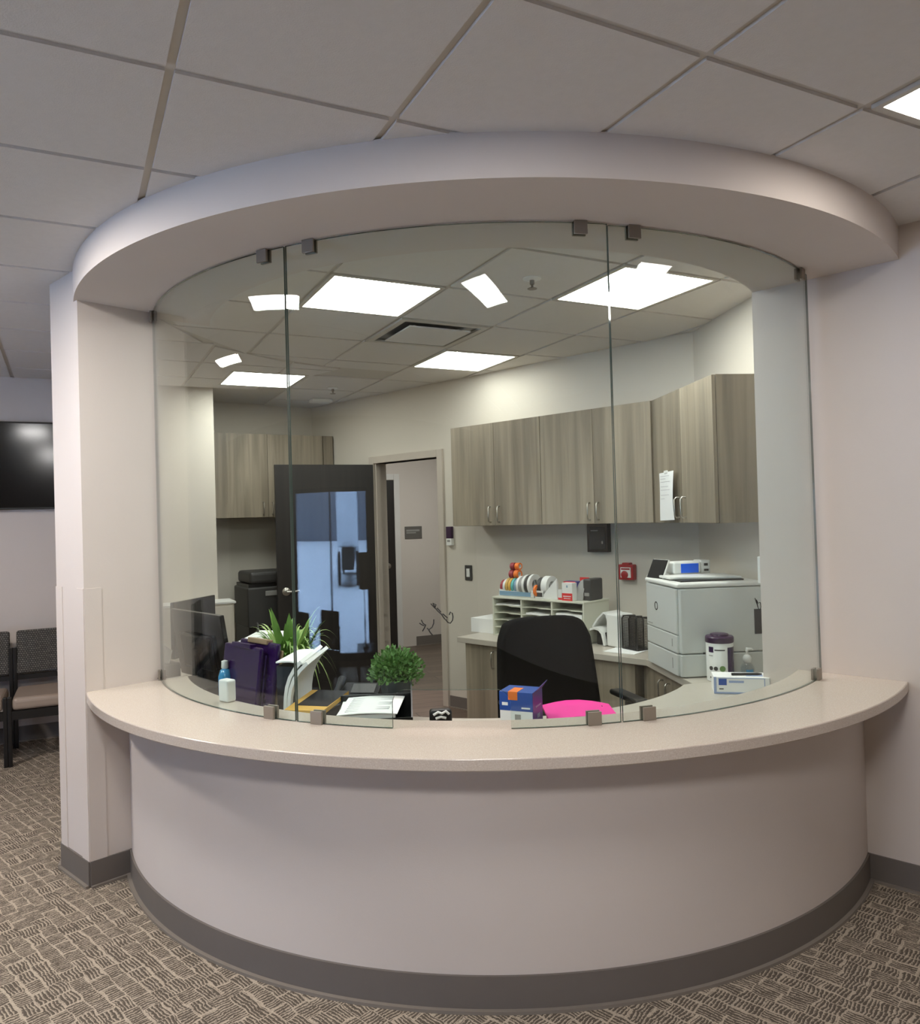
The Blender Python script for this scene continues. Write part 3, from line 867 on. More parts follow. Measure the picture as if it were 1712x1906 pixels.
# ------------------------------------------------------------------ cabinets
def pull(parent, x, z, y, ln=0.115, r=0.0045):
    m = MB()
    h = ln / 2
    m.tube([(x, y + 0.001, z - h), (x, y - 0.020, z - h), (x, y - 0.030, z - h + 0.012), (x, y - 0.030, z + h - 0.012), (x, y - 0.020, z + h), (x, y + 0.001, z + h)], r, 8)
    return m.obj('handle', M['steel'], parent, smooth=50)
def cabinet(name, foot, rz, wd, dp, h, doors, label, cat, group, z0=0.0, kick=0.0):
    """foot: left end on the wall plane; doors: (x0, x1, handle_x or None, handle_z)"""
    t = thing(name, label, cat, (foot[0], foot[1], z0), rz, group)
    m = MB(); m.box(0, wd, -dp + 0.021, -0.003, kick, h)
    if kick: m.box(0.0, wd, -dp + 0.08, -0.003, 0.006, kick, 1)
    m.obj('carcass', [M['cab'], M['black']], t)
    for x0, x1, hx, hz in doors:
        m = MB(); m.box(x0 + 0.0015, x1 - 0.0015, -dp, -dp + 0.019, kick + 0.002, h - 0.002)
        d = m.obj('door', M['cab'], t, bevel=0.001)
        if hx is not None: pull(d, hx, hz, -dp)
    return t
UZ, UH = 1.537, 0.770
G_UP = 'wall cabinets of the office'
cabinet('wall_cabinet', p1(2.293), ANG1, 0.876, 0.33, UH, [(0, .442, .398, .085), (.442, .876, .486, .085)], 'taupe two-door wall cabinet nearest the open doorway, above the light switch', 'wall cabinet', G_UP, UZ)
cabinet('wall_cabinet', p1(3.171), ANG1, 0.878, 0.33, UH, [(0, .440, .405, .085), (.440, .878, .475, .085)], 'taupe two-door wall cabinet above the black wall box', 'wall cabinet', G_UP, UZ)
cabinet('wall_cabinet', p2(0.115), ANG2, 0.872, 0.33, UH, [(0, .441, .395, .09), (.441, .872, .487, .09)], 'taupe wall cabinet above the printer with a paper hung on it', 'wall cabinet', G_UP, UZ)
cabinet('wall_cabinet', AP - AL * 0.13, math.atan2(AL.y, AL.x), 1.08, 0.35, 0.785, [(0, .53, .478, .085), (.53, 1.08, .566, .085)], 'taupe wall cabinet in the far alcove behind the dark door', 'wall cabinet', G_UP, 1.658)
cabinet('wall_cabinet', AP + AL * 0.955, math.atan2(AL.y, AL.x), 0.10, 0.35, 0.785, [(0, .10, None, 0)], 'narrow taupe end cabinet in the far corner above the door top', 'wall cabinet', G_UP, 1.658)
G_LO = 'base cabinets of the office'
BH = 0.698
cabinet('base_cabinet', p1(2.64), ANG1, 0.65, 0.605, BH, [(0.012, .325, .284, .60), (.325, .65, .366, .60)], 'taupe base cabinet under the paper sorter, beside the doorway wall', 'base cabinet', G_LO, 0.0, 0.10)
cabinet('base_cabinet', p1(3.292), ANG1, 0.76, 0.605, BH, [(0, .38, .34, .60), (.38, .76, .42, .60)], 'taupe base cabinet behind the office chair', 'base cabinet', G_LO, 0.0, 0.10)
cabinet('base_cabinet', p2(0.262), ANG2, 0.783, 0.485, BH, [(0, .373, .321, .60), (.373, .783, .425, .60)], 'taupe base cabinet under the large printer', 'base cabinet', G_LO, 0.0, 0.10)
k1 = isect(p1(0, .63), D1, p2(0, .507), D2)
m = MB(); m.prism([p1(2.593, .004), p1(2.593, .63), k1, p2(1.048, .507), p2(1.048, .004), p2(0.02, .004), p1(4.16, .004)], BH, 0.737)
bc = tag(m.obj('back_countertop', M['laminate'], bevel=0.003, loc=(k1.x, k1.y, BH)), 'taupe laminate countertop bending along the back wall', 'countertop')

# ------------------------------------------------------------------ things on the office walls
def on_wall(name, base, rz, z, label, cat, group=None):
    return thing(name, label, cat, (base[0], base[1], z), rz, group)
t = on_wall('wall_box', p1(3.352, .002), ANG1, 1.332, 'small black framed box on the wall under the cabinets', 'wall box')
m = MB(); m.box(0, .172, -.045, 0, 0, .202); m.obj('frame', M['blackgloss'], t, bevel=.003)
m = MB(); m.box(.022, .150, -.049, -.044, .022, .180); m.obj('door', M['dgrey'], t, bevel=.002)
m = MB(); m.box(.128, .138, -.058, -.049, .060, .080); m.obj('latch', M['steel'], t, bevel=.002)
m = MB(); m.box(.035, .095, -.0496, -.0488, .150, .157); m.obj('lettering', M['grey'], t)
t = on_wall('fire_alarm_pull', p1(3.602, .002), ANG1, 1.140, 'red fire alarm pull station on the back wall', 'fire alarm')
m = MB(); m.box(0, .118, -.045, 0, 0.004, .110); m.box(.03, .088, -.045, 0, .10, .122); m.obj('housing', M['alarm'], t, bevel=.005)
m = MB(); m.box(.02, .100, -.049, -.044, .02, .090); m.obj('label_plate', M['white'], t, bevel=.001)
m = MB(); m.lathe([(0.027, 0), (0.027, .006), (0.020, .010), (0, .010)], 24, T=rot(x=90, loc=(.054, -.048, .040))); m.obj('knob', M['alarm'], t, smooth=40)
m = MB(); m.box(.026, .094, -.0497, -.0487, .074, .084); m.obj('lettering', M['alarm'], t)
t = on_wall('light_switch', p1(2.102, .002), ANG1, 1.084, 'dark wall plate with a white light switch beside the doorway', 'light switch')
m = MB(); m.box(0, .080, -.006, 0, 0, .125); m.obj('plate', M['dgrey'], t, bevel=.002)
m = MB(); m.box(.022, .058, -.012, -.005, .028, .097); m.obj('rocker', M['white'], t, bevel=.002)
t = on_wall('card_reader', p1(1.915, .002), ANG1, 1.372, 'small black and white card reader beside the door frame', 'card reader')
m = MB(); m.box(0, .062, -.028, 0, .060, .160); m.obj('reader', M['plum'], t, bevel=.004)
m = MB(); m.box(.004, .066, -.032, 0, 0.0, .058); m.obj('keypad_housing', M['white'], t, bevel=.004)
m = MB(); m.box(.018, .050, -.034, -.0315, .030, .048); m.obj('display', M['grey'], t)
t = on_wall('paper_sheet', p2(0.275, .353), ANG2, 1.552, 'white paper sheet hung on the cabinet door by its handles', 'paper')
m = MB(); m.sheet([[(0.225 * u + 0.004 * sin(v * 5), -0.002 - 0.010 * sin(pi * v) * u, 0.285 * (1 - v) + 0.004 * u) for u in (0, .25, .5, .75, 1)] for v in (0, .2, .4, .6, .8, 1)], 0.0012); m.obj('sheet', M['paper'], t, smooth=60)
m = MB(); m.box(.085, .135, -.008, .0, .280, .296); m.obj('clip', M['white'], t, bevel=.002)
m = MB()
for k, (zz_, x0, x1) in enumerate(((.262, .04, .18), (.246, .04, .12), (.228, .04, .19), (.200, .04, .16), (.180, .04, .185), (.150, .04, .17), (.128, .04, .10))):
    m.box(x0, x1, -.0125, -.0118, zz_, zz_ + .003)
m.obj('printed_text', M['paperlines'], t)
t = on_wall('wall_phone', p1(3.86, .002), ANG1, 0.99, 'white wall telephone half hidden behind the printer', 'telephone')
m = MB(); m.box(0, .125, -.03, 0, 0, .235); m.obj('body', M['white'], t, bevel=.008)
m = MB(); m.box(-.035, .012, -.062, -.02, .02, .20); m.obj('handset', M['white'], t, bevel=.014, seg=3)
m = MB(); m.box(.045, .10, -.0325, -.029, .03, .10); m.obj('number_pad', M['lblue'], t)
t = on_wall('wall_sign', H0 - HD * 0.172 - HN * 0.002, math.atan2(HD.y, HD.x), 1.355, 'small grey room sign on the hall wall beyond the doorway', 'sign')
m = MB(); m.box(0, .235, -.006, 0, 0, .158); m.obj('plate', M['plate'], t, bevel=.002)
m = MB(); m.box(.02, .20, -.008, -.0055, .095, .118); m.box(.02, .15, -.008, -.0055, .07, .085); m.obj('lettering', M['grey'], t)
f1 = f0 + N * 0.008
t = thing('light_switch', 'white switch plate on the end of the wall beside the printer', 'light switch', (f1.x, f1.y, 1.255), math.atan2(-N.y, -N.x))
m = MB(); m.box(-.075, 0.0, -.016, 0.001, 0, .125); m.obj('plate', M['white'], t, bevel=.002)
m = MB(); m.box(-.052, -.022, -.020, -.015, .03, .095); m.obj('rocker', M['white'], t, bevel=.002)

# ------------------------------------------------------------------ printer and neighbours
pf = Vector((1.063, 4.487))
t = thing('printer', 'large off-white office printer with two paper drawers on the back counter', 'printer', (pf.x, pf.y, 0.737), ANG2)
W_, DP_ = 0.475, 0.47
m = MB(); m.box(0.0, W_, 0.012, DP_, 0.004, .121); m.obj('base_unit', M['printer'], t, bevel=.006)
m = MB(); m.box(0.0, W_, 0.012, DP_, .1245, .464); m.obj('body', M['printer'], t, bevel=.010, seg=3)
m = MB(); m.box(0.006, W_ - .022, 0.0, .014, .008, .120); dr = m.obj('drawer', M['printer'], t, bevel=.004)
m = MB(); m.box(.385, .391, -.0012, .002, .040, .095); m.obj('slot', M['grey'], dr)
m = MB(); m.box(0.006, W_ - .022, 0.0, .014, .126, .219); dr = m.obj('drawer', M['printer'], t, bevel=.004)
m = MB(); m.box(.385, .391, -.0012, .002, .155, .195); m.obj('slot', M['grey'], dr)
m = MB(); m.box(0.006, W_ - .022, 0.0, .014, .2225, .462); fd = m.obj('front_door', M['printer'], t, bevel=.005)
m = MB()
T = rot(x=90, loc=(.165, -.0005, .345))
m.lathe([(.0185, 0), (.0185, .0012), (.0235, .0012), (.0235, 0), (.0185, 0)], 32, T=T); m.obj('round_logo', M['ink'], fd)
m = MB(); m.box(.03, .10, -.0012, .001, .238, .242); m.obj('lettering', M['grey'], fd)
m = MB(); m.box(-.004, W_ + .002, -.004, DP_, .467, .492); m.obj('top_cover', M['white'], t, bevel=.010, seg=3)
m = MB(); m.box(.15, .40, .05, .40, .490, .499); m.obj('paper_exit', M['black'], t)
m = MB(); m.prism([(.14, .03), (.30, .03), (.38, .40), (.14, .40)], .499, .512); m.obj('exit_lid', M['white'], t, bevel=.003)
sc = MB(); Ts = rot(x=-24, z=14, loc=(.085, .02, .490)); sc.box(-.075, .075, 0.004, .014, 0, .118, 0, Ts); sc.obj('screen_back', M['white'], t, bevel=.003)
sc = MB(); sc.box(-.071, .071, -.001, .005, .004, .115, 0, Ts); sc.obj('control_screen', M['screen'], t, bevel=.002)
m = MB(); m.box(W_ - .002, W_ + .004, .415, .468, .215, .345); m.obj('connector_panel', M['black'], t)
m = MB(); m.box(W_ - .002, W_ + .003, .13, .142, .123, .130); m.obj('catch', M['black'], t)
# wipes box on the printer
t = thing('dispenser_box', 'white carton with a bright blue panel on top of the printer', 'carton', (1.285, 4.375, 1.250), R(12))
m = MB(); m.box(-.095, .075, 0, .10, 0, .070); m.obj('carton', M['white'], t, bevel=.012, seg=3)
m = MB(); m.box(-.050, .058, -.0025, .002, .006, .058); m.obj('blue_panel', M['bblue'], t, bevel=.001)
m = MB(); m.box(.077, .135, .005, .095, 0, .074); m.obj('side_unit', M['white'], t, bevel=.006)
m = MB(); m.box(.096, .118, .002, .006, .042, .056); m.box(.096, .122, .002, .006, .012, .024); m.obj('buttons', M['dgrey'], t)

# paper sorter on the back counter
SW, SD, SH = 0.805, 0.30, 0.283
t = thing('paper_sorter', 'cream literature sorter with three columns of slots on the back counter', 'paper sorter', (*p1(2.762, .42), 0.738), ANG1)
m = MB(); m.box(0, .012, 0, SD, 0, SH - .012); m.box(SW - .012, SW, 0, SD, 0, SH - .012); m.box(0, SW, 0, SD, 0, .008); m.box(.012, SW - .012, SD - .006, SD, .008, SH - .012)
m.obj('shell', M['cream'], t)
m = MB(); m.box(-.003, SW + .003, -.003, SD, SH - .012, SH); m.obj('top_panel', M['cream'], t, bevel=.002)
cw = SW / 3
for k in (1, 2):
    m = MB(); m.box(cw * k - .006, cw * k + .006, 0.002, SD - .006, .008, SH - .012); m.obj('divider', M['cream'], t)
for k in range(3):
    for j in range(1, 5):
        z = .008 + j * (SH - .02) / 5
        x0, x1 = cw * k + (.012 if k == 0 else .0062), cw * (k + 1) - (.012 if k == 2 else .0062)
        pts = [(x0, SD - .008), (x0, .006)]
        for q in range(9):
            u = q / 8; pts.append((x0 + (x1 - x0) * (.04 + .56 * u), .006 + .030 * sin(pi * u)))
        pts += [(x0 + (x1 - x0) * .66, .004), (x1, .004), (x1, SD - .008)]
        m = MB(); m.prism(pts, z - .003, z + .003); m.obj('shelf', M['cream'], t)
def flat_paper(name, loc, rz, w_, d_, h_, label, group=None, mat='paper'):
    m = MB(); m.box(0, w_, 0, d_, 0, h_)
    o = m.obj(name, M[mat]); o.location = loc; o.rotation_euler = (0, 0, rz)
    return tag(o, label, 'paper', group)
def sorter_pt(x, y, z):
    q = p1(2.762 + x, .42 - y); return (q.x, q.y, .738 + z)
sz = lambda j: .008 + j * (SH - .02) / 5 + .0035
flat_paper('paper_stack', sorter_pt(.02, .02, sz(4)), ANG1, .225, .25, .008, 'papers in the topmost slot of the sorter column by the doorway side', 'papers in the sorter')
flat_paper('paper_stack', sorter_pt(.30, .015, sz(3)), ANG1, .205, .25, .012, 'papers in the second slot of the middle sorter column', 'papers in the sorter')
flat_paper('paper_stack', sorter_pt(.565, .012, sz(3)), ANG1, .215, .25, .026, 'thick papers in the second slot of the sorter column by the scanner', 'papers in the sorter')
flat_paper('paper_ream', (*p1(2.505, .38), .738), ANG1, .235, .30, .105, 'white ream of paper beside the sorter at the counter end')
flat_paper('paper_sheet', (*p1(3.80, .56), .738), ANG1 + R(4), .215, .27, .003, 'loose white paper on the counter before the scanner')

# tape rack, tape rolls, cartons on the sorter
SZ = 0.738 + SH + .001
def on_sorter(x, y, z=0.0):
    q = p1(2.762 + x, .42 - y); return (q.x, q.y, SZ + z)
t = thing('tape_rack', 'white tape roll rack with a pale blue front tray on the sorter', 'tape rack', on_sorter(.02, .05), ANG1)
m = MB(); m.box(0, .33, 0, .12, 0, .012); m.box(0, .33, .112, .12, .012, .11); m.box(0, .010, 0, .112, .012, .05); m.box(.322, .33, 0, .112, .012, .06); m.box(0, .33, 0, .010, .012, .05)
m.obj('frame', M['white'], t, bevel=.002)
m = MB(); m.box(.012, .300, -.004, .001, .006, .038); m.obj('front_tray', M['lblue'], t, bevel=.002)
t = thing('tape_rack', 'smaller white tape rack with a sloping side beside the cartons', 'tape rack', on_sorter(.375, .03), ANG1)
m = MB(); m.box(0, .19, 0, .13, 0, .010); m.prism([(0, 0), (.13, 0), (.13, .02), (0, .02)], 0, .0)
m.box(0.0, .07, 0.0, .006, .010, .055)
m.obj('frame', M['white'], t, bevel=.002)
m = MB(); m.add([(.075, .0, .01), (.19, .0, .01), (.19, .0, .145), (.075, .0, .03), (.075, .01, .01), (.19, .01, .01), (.19, .01, .145), (.075, .01, .03)], [(0, 1, 2, 3), (7, 6, 5, 4), (0, 4, 5, 1), (1, 5, 6, 2), (2, 6, 7, 3), (3, 7, 4, 0)])
m.obj('sloping_side', M['white'], t)
m = MB(); m.box(.006, .064, -.003, .001, .014, .042); m.obj('label', M['dgrey'], t)
def roll(x, y, z, r, wdt, mat, label, ax=0):
    q = on_sorter(x, y, z)
    t = thing('tape_roll', label, 'tape roll', q, ANG1 + R(ax), 'tape rolls on the sorter')
    T = rot(y=90)
    m = MB(); m.lathe([(r * .58, 0), (r, 0), (r, wdt), (r * .58, wdt), (r * .58, 0)], 28, T=T); m.obj('tape', M[mat], t, smooth=40)
    m = MB(); m.lathe([(r * .50, .001), (r * .575, .001), (r * .575, wdt - .001), (r * .50, wdt - .001), (r * .50, .001)], 28, T=T); m.obj('core', M['white'], t, smooth=40)
names = [('maroon', 'maroon tape roll at the doorway end of the rack', .040), ('white', 'white tape roll beside the maroon one', .042), ('gold', 'gold tape roll in the tape rack', .046), ('yellow', 'yellow tape roll beside the gold one', .046), ('teal', 'teal tape roll in the tape rack', .046), ('lblue', 'pale blue tape roll beside the teal one', .046),
         ('white', 'white tape roll right after the pale blue one', .052), ('grey', 'grey tape roll amid the white rolls', .052), ('white', 'white tape roll between the grey and black rolls', .056), ('dgrey', 'dark grey tape roll near the rack end', .056), ('white', 'last white tape roll in the rack, before the dark one', .058)]
xx = .036
for mt, lb, rr in names:
    rr *= 1.3; roll(xx, .100, .013 + rr, rr, .0205, mt, lb); xx += .0270
for mt, lb, x, y, z, rr in (('maroon', 'small maroon tape roll on the upper tier', .100, .105, .158, .032), ('orange', 'small orange tape roll on the upper tier', .145, .105, .158, .032), ('maroon', 'maroon roll stacked topmost over the rack', .108, .105, .216, .026), ('orange', 'orange roll stacked topmost over the rack', .152, .105, .216, .026)):
    roll(x, y, z, rr, .034, mt, lb)
roll(.382, .10, .012 + .066, .066, .03, 'dgrey', 'large dark tape roll in the smaller rack')
roll(.425, .10, .012 + .072, .072, .05, 'white', 'large white tape roll in the smaller rack')
roll(.378, .045, .012 + .042, .042, .016, 'orange', 'orange tape roll at the front of the smaller rack')
def carton(name, x, y, w_, d_, h_, label, mats, faces, rz=0.0, z=0.0, cat='carton'):
    t = thing(name, label, cat, on_sorter(x, y, z), ANG1 + R(rz))
    m = MB(); m.box(0, w_, 0, d_, 0, h_); m.obj('carton', M[mats], t, bevel=.0015)
    for nm, mt, (a, b, c, d) in faces:
        m = MB(); m.box(a, b, -.0012, .0004, c, d); m.obj(nm, M[mt], t)
    return t
carton('supply_carton', .590, .075, .10, .07, .125, 'navy carton with a red top behind the white and red one', 'navy', [('red_band', 'red', (0, .10, .100, .125)), ('white_patch', 'white', (.015, .045, .03, .07))])
carton('supply_carton', .540, .045, .055, .05, .068, 'small white carton on the sorter beside the red one', 'white', [('red_foot', 'red', (0, .055, 0, .014))])
t = carton('supply_carton', .615, .02, .085, .055, .120, 'white carton with a red lower half on the sorter', 'white', [('red_half', 'red', (0, .085, 0, .050)), ('white_text', 'paper', (.01, .075, .026, .032)), ('white_text', 'paper', (.015, .07, .012, .018)), ('blue_mark', 'lblue', (.038, .048, .088, .104))])
t = thing('paper_holder', 'clear curved holder with a red insert on the sorter', 'paper holder', on_sorter(.690, .07), ANG1)
m = MB(); m.sheet([[(x, .0 + .10 * (1 - cos(v * pi / 2)) , .135 * sin(v * pi / 2)) for x in (0, .03, .06)] for v in (0, .2, .4, .6, .8, 1)], .003); m.obj('shell', M['grey'], t, smooth=50)
m = MB(); m.box(-.03, .045, .10, .106, .11, .148); m.obj('insert', M['red'], t)
t = thing('card_box', 'dark grey standing box at the wall end of the sorter', 'box', on_sorter(.738, .09), ANG1)
m = MB(); m.box(0, .062, 0, .15, 0, .145); m.obj('body', M['dgrey'], t, bevel=.010, seg=3)
m = MB(); m.box(.012, .050, -.001, .001, .03, .052); m.obj('lettering', M['grey'], t)

# scanner stand and mesh sorter between sorter and printer
bq = p1(3.62, .36)
t = thing('document_scanner', 'white folded document scanner with a black base beside the sorter', 'scanner', (bq.x, bq.y, .738), ANG1 + R(-4))
m = MB(); m.prism([(-.015, .02), (.12, .0), (.14, .16), (0.0, .18)], 0, .085); m.obj('base', M['black'], t, bevel=.006)
prof = [(-.045, .105), (-.01, .118), (.035, .110), (.062, .085), (.074, .045), (.082, .004)]
m = MB(); m.sheet([[(x, y, z) for (x, z) in prof] for y in (-.02, .05, .12, .19)], .014); m.obj('front_tray', M['white'], t, smooth=45)
prof = [(-.045, .107), (.0, .165), (.045, .205), (.060, .200), (.085, .11), (.108, .006)]
m = MB(); m.sheet([[(x, y, z) for (x, z) in prof] for y in (.02, .08, .14, .19)], -.012); m.obj('cover', M['white'], t, smooth=45)
m = MB(); m.prism([(.088, -.01), (.205, -.035), (.225, .10), (.11, .13)], .002, .215); o = m.obj('paper_block', M['white'], t, bevel=.010)
bq = p1(3.842, .40)
t = thing('file_sorter', 'black wire mesh file sorter beside the printer', 'file sorter', (bq.x, bq.y, .738), ANG1 + R(-18))
for y in (0, .055, .11):
    m = MB(); z0, z1 = .008, .215 - y * .2
    m.tube([(0, y, z0), (0, y, z1 - .02), (.02, y, z1), (.125, y, z1 + .012), (.14, y, z1 - .006), (.14, y, z0), (0, y, z0)], .004, 8)
    fr_ = m.obj('wire_frame', M['black'], t, smooth=50)
    m = MB()
    for k in range(1, 14): m.box(k * .01 - .0011, k * .01 + .0011, y - .001, y + .001, z0, z1 + .004)
    for k in range(1, 20): m.box(.002, .138, y - .0012, y + .0012, z0 + k * .0103 - .0011, min(z1, z0 + k * .0103 + .0011))
    m.obj('mesh_panel', M['black'], fr_)
m = MB(); m.box(0, .14, -.004, .114, 0, .009); m.obj('base', M['black'], t)

# ------------------------------------------------------------------ on the desk, right side
t = thing('wipes_canister', 'white wipes canister with a dark plum lid and purple band', 'canister', (1.305, 3.955, WSZ), R(-14))
m = MB(); m.lathe([(0, 0), (.062, 0), (.066, .004), (.067, .195), (.064, .200), (0, .200)], 48); m.obj('body', M['white'], t, smooth=40)
m = MB(); m.lathe([(0, .196), (.068, .196), (.0705, .200), (.0705, .222), (.066, .228), (.046, .230), (.044, .238), (.036, .240), (0, .240)], 48); m.obj('lid', M['plum'], t, smooth=35)
def wrap(t, a0, a1, z0, z1, r, mat, name):
    m = MB()
    pts = [(r * sin(R(a0 + (a1 - a0) * k / 16)), -r * cos(R(a0 + (a1 - a0) * k / 16))) for k in range(17)]
    q = [(p[0] * .985, p[1] * .985) for p in reversed(pts)]
    m.prism(pts + q, z0, z1); return m.obj(name, M[mat], t, smooth=30)
wrap(t, 30, 86, .035, .176, .0678, 'purple', 'purple_band')
wrap(t, -55, -31, .150, .178, .0678, 'purple', 'logo_square')
wrap(t, -26, 18, .160, .166, .0676, 'dgrey', 'lettering'); wrap(t, -55, -34, .132, .136, .0676, 'grey', 'lettering')
for a in (-44, -22, 6):
    m = MB(); rr = .0105 if a < 0 else .0145
    m.lathe([(0, 0), (rr, 0), (rr, .0015), (0, .0015)], 20, T=Matrix.Rotation(R(a), 4, 'Z') @ rot(x=90, loc=(0, -.0662, .070))); m.obj('round_symbol', M['dgrey'] if a < 0 else M['leafdark'], t)
wrap(t, -50, -20, .020, .028, .0676, 'dgrey', 'lettering')
t = thing('glove_box', 'white and blue glove box lying on the work surface behind the glass', 'glove box', (1.178, 3.668, WSZ + .001), R(-13))
m = MB(); m.box(0, .25, 0, .125, 0, .078); m.obj('carton', M['paper'], t, bevel=.002)
for nm, mt, a in (('logo_square', 'blue', (.022, .058, .040, .070)), ('blue_edge', 'gloveblue', (0, .250, 0, .008)), ('blue_corner', 'gloveblue', (0, .012, .008, .078)), ('lettering', 'gloveblue', (.068, .135, .052, .062)), ('blue_line', 'gloveblue', (.020, .225, .072, .0745)), ('lettering', 'dgrey', (.024, .044, .020, .025)), ('blue_line', 'gloveblue', (.225, .229, .010, .074))):
    m = MB(); m.box(a[0], a[1], -.0012, .0006, a[2], a[3]); m.obj(nm, M[mt], t)
m = MB(); m.box(.2496, .2512, .004, .121, .010, .066); m.obj('blue_end', M['gloveblue'], t)
m = MB(); m.box(.150, .225, .03, .095, .0776, .0792); m.obj('opening_flap', M['gloveblue'], t)
m = MB(); m.tube([(0, 0, 0), (.12, 0.01, 0)], [.006, .006], 12); m.tube([(.12, .01, 0), (.14, .0117, 0)], [.006, .002], 12)
o = m.obj('pen', M['black'], smooth=40); o.location = (1.270, 3.690, WSZ + .086); o.rotation_euler = (0, 0, R(-12)); tag(o, 'black pen lying on top of the glove box', 'pen')
t = thing('sanitizer_bottle', 'small clear pump bottle with blue label behind the glove box', 'pump bottle', (1.455, 3.985, WSZ), R(10))
m = MB(); m.lathe([(0, 0), (.034, 0), (.036, .006), (.035, .055), (.026, .072), (.014, .080), (.014, .088), (0, .088)], 28); m.obj('bottle', M['clear'], t, smooth=45)
m = MB(); m.lathe([(0, .003), (.030, .003), (.031, .05), (.022, .066), (0, .066)], 24); m.obj('gel', M['clear'], t, smooth=45)
wrap(t, -40, 20, .012, .050, .0366, 'sanit', 'label')
m = MB(); m.lathe([(.016, .082), (.021, .09), (.022, .105), (.015, .118), (.006, .122), (.006, .140), (0, .140)], 20); m.tube([(0, 0, .139), (0.0, 0, .150), (.022, -.004, .150), (.03, -.005, .143)], [.009, .009, .006, .004], 10); m.obj('pump', M['white'], t, smooth=50)

# ------------------------------------------------------------------ on the desk, middle
t = thing('glove_carton', 'blue and white carton with an orange patch and open purple flap', 'carton', (0.135, 3.035, WSZ + .001), R(-24))
m = MB(); m.box(0, .135, 0, .115, 0, .180); m.obj('carton', M['paper'], t, bevel=.0015)
m = MB(); m.box(-.0012, .1362, -.0012, .1162, .108, .1812); m.obj('blue_upper', M['blue'], t, bevel=.001)
m = MB(); m.box(.135, .1368, -.001, .116, .0, .182); m.obj('purple_side', M['navy'], t)
m = MB(); m.add([(.1352, 0, .180), (.1352, .115, .180), (.158, .115, .212), (.152, 0, .194), (.1372, 0, .180), (.1372, .115, .180), (.160, .115, .212), (.154, 0, .194)], [(0, 1, 2, 3), (7, 6, 5, 4), (0, 4, 5, 1), (1, 5, 6, 2), (2, 6, 7, 3), (3, 7, 4, 0)]); m.obj('flap', M['navy'], t)
m = MB(); m.box(.036, .074, -.0022, .075, .150, .1824); m.obj('orange_patch', M['orange'], t)
m = MB(); m.box(.062, .086, -.0016, .0004, .0, .095); m.obj('grey_picture', M['grey'], t)
m = MB(); m.box(.01, .034, -.0022, 0, .128, .140); m.box(.09, .125, -.0022, 0, .118, .124); m.obj('white_lettering', M['paper'], t)
m = MB(); m.box(.092, .130, -.0014, 0, .060, .066); m.box(.098, .130, -.0014, 0, .048, .052); m.obj('blue_lettering', M['blue'], t)
m = MB(); m.box(.136, .1380, .03, .095, .118, .124); m.box(.136, .1380, .05, .08, .075, .09); m.obj('pale_lettering', M['lblue'], t)
t = thing('paper_pile', 'bright pink stack of paper arching beside the blue carton', 'paper pile', (0.325, 2.965, WSZ + .001), R(2))
g = [[(x, y, .056 + .022 * sin(pi * min(1, (x + .02) / .29)) + .010 * y / .2) for x in (0, .05, .10, .15, .20, .24, .27)] for y in (0, .06, .12, .18, .22)]
m = MB(); m.sheet(g, -.014); m.obj('pink_sheets', M['pink'], t, smooth=60)
m = MB(); m.box(.012, .258, .012, .205, 0, .048); m.obj('lower_sheets', M['pink'], t)
m = MB()
for x0, x1, y in ((.09, .14, .165), (.15, .20, .16), (.205, .235, .158), (.05, .075, .09)):
    m.box(x0, x1, y, y + .010, .0862 if y > .1 else .0800, .0875 if y > .1 else .0812)
m.obj('ink_marks', M['ink'], t)
def letter_tray(name, loc, rz, label, h=.145):
    t = thing(name, label, 'letter tray', loc, rz, 'black letter trays')
    m = MB(); m.box(0, .30, 0, .26, 0, .006); m.box(0, .30, .254, .26, .006, h * .9); m.obj('floor_panel', M['black'], t, bevel=.002)
    for x in (0, .294):
        hb = h * .62 if x == 0 else h * 1.22
        m = MB(); m.add([(x, 0, 0.006), (x + .006, 0, .006), (x + .006, .26, .006), (x, .26, .006), (x, 0, h * .62), (x + .006, 0, h * .62), (x + .006, .26, hb), (x, .26, hb)], [(3, 2, 1, 0), (4, 5, 6, 7), (0, 1, 5, 4), (1, 2, 6, 5), (2, 3, 7, 6), (3, 0, 4, 7)])
        m.obj('side_panel', M['black'], t)
    m = MB(); m.box(.006, .294, .002, .008, .006, h * .62); m.obj('front_panel', M['black'], t)
    return t
letter_tray('letter_tray', (-0.505, 3.005, WSZ + .001), R(4), 'black letter tray heaped with printed white pages')
t = thing('paper_stack', 'stack of printed white pages in the black letter tray', 'paper', (-0.505, 3.005, WSZ + .008), R(4))
m = MB(); m.box(.010, .230, .012, .250, 0, .098); m.obj('lower_pages', M['paper'], t)
m = MB(); m.sheet([[(.004 + .235 * u + .03 * v, .004 + .255 * v, .100 + .010 * v + .006 * sin(3 * u) - .004 * u) for u in (0, .2, .4, .6, .8, 1)] for v in (0, .25, .5, .75, 1)], -.003); m.obj('top_page', M['paper'], t, smooth=60)
m = MB()
for k in range(9):
    v = .12 + k * .09; y = .004 + .255 * v
    m.box(.03 + .03 * v, .03 + .03 * v + (.17 if k % 3 else .09), y, y + .004, .1045 + .010 * v, .1065 + .010 * v)
m.obj('printed_text', M['paperlines'], t)
t = thing('notebook', 'yellow and black boxed notebook beside the letter tray', 'notebook', (-0.735, 3.165, WSZ + .001), R(-14))
m = MB(); m.box(0, .16, 0, .20, 0, .082); m.obj('stand', M['black'], t, bevel=.003)
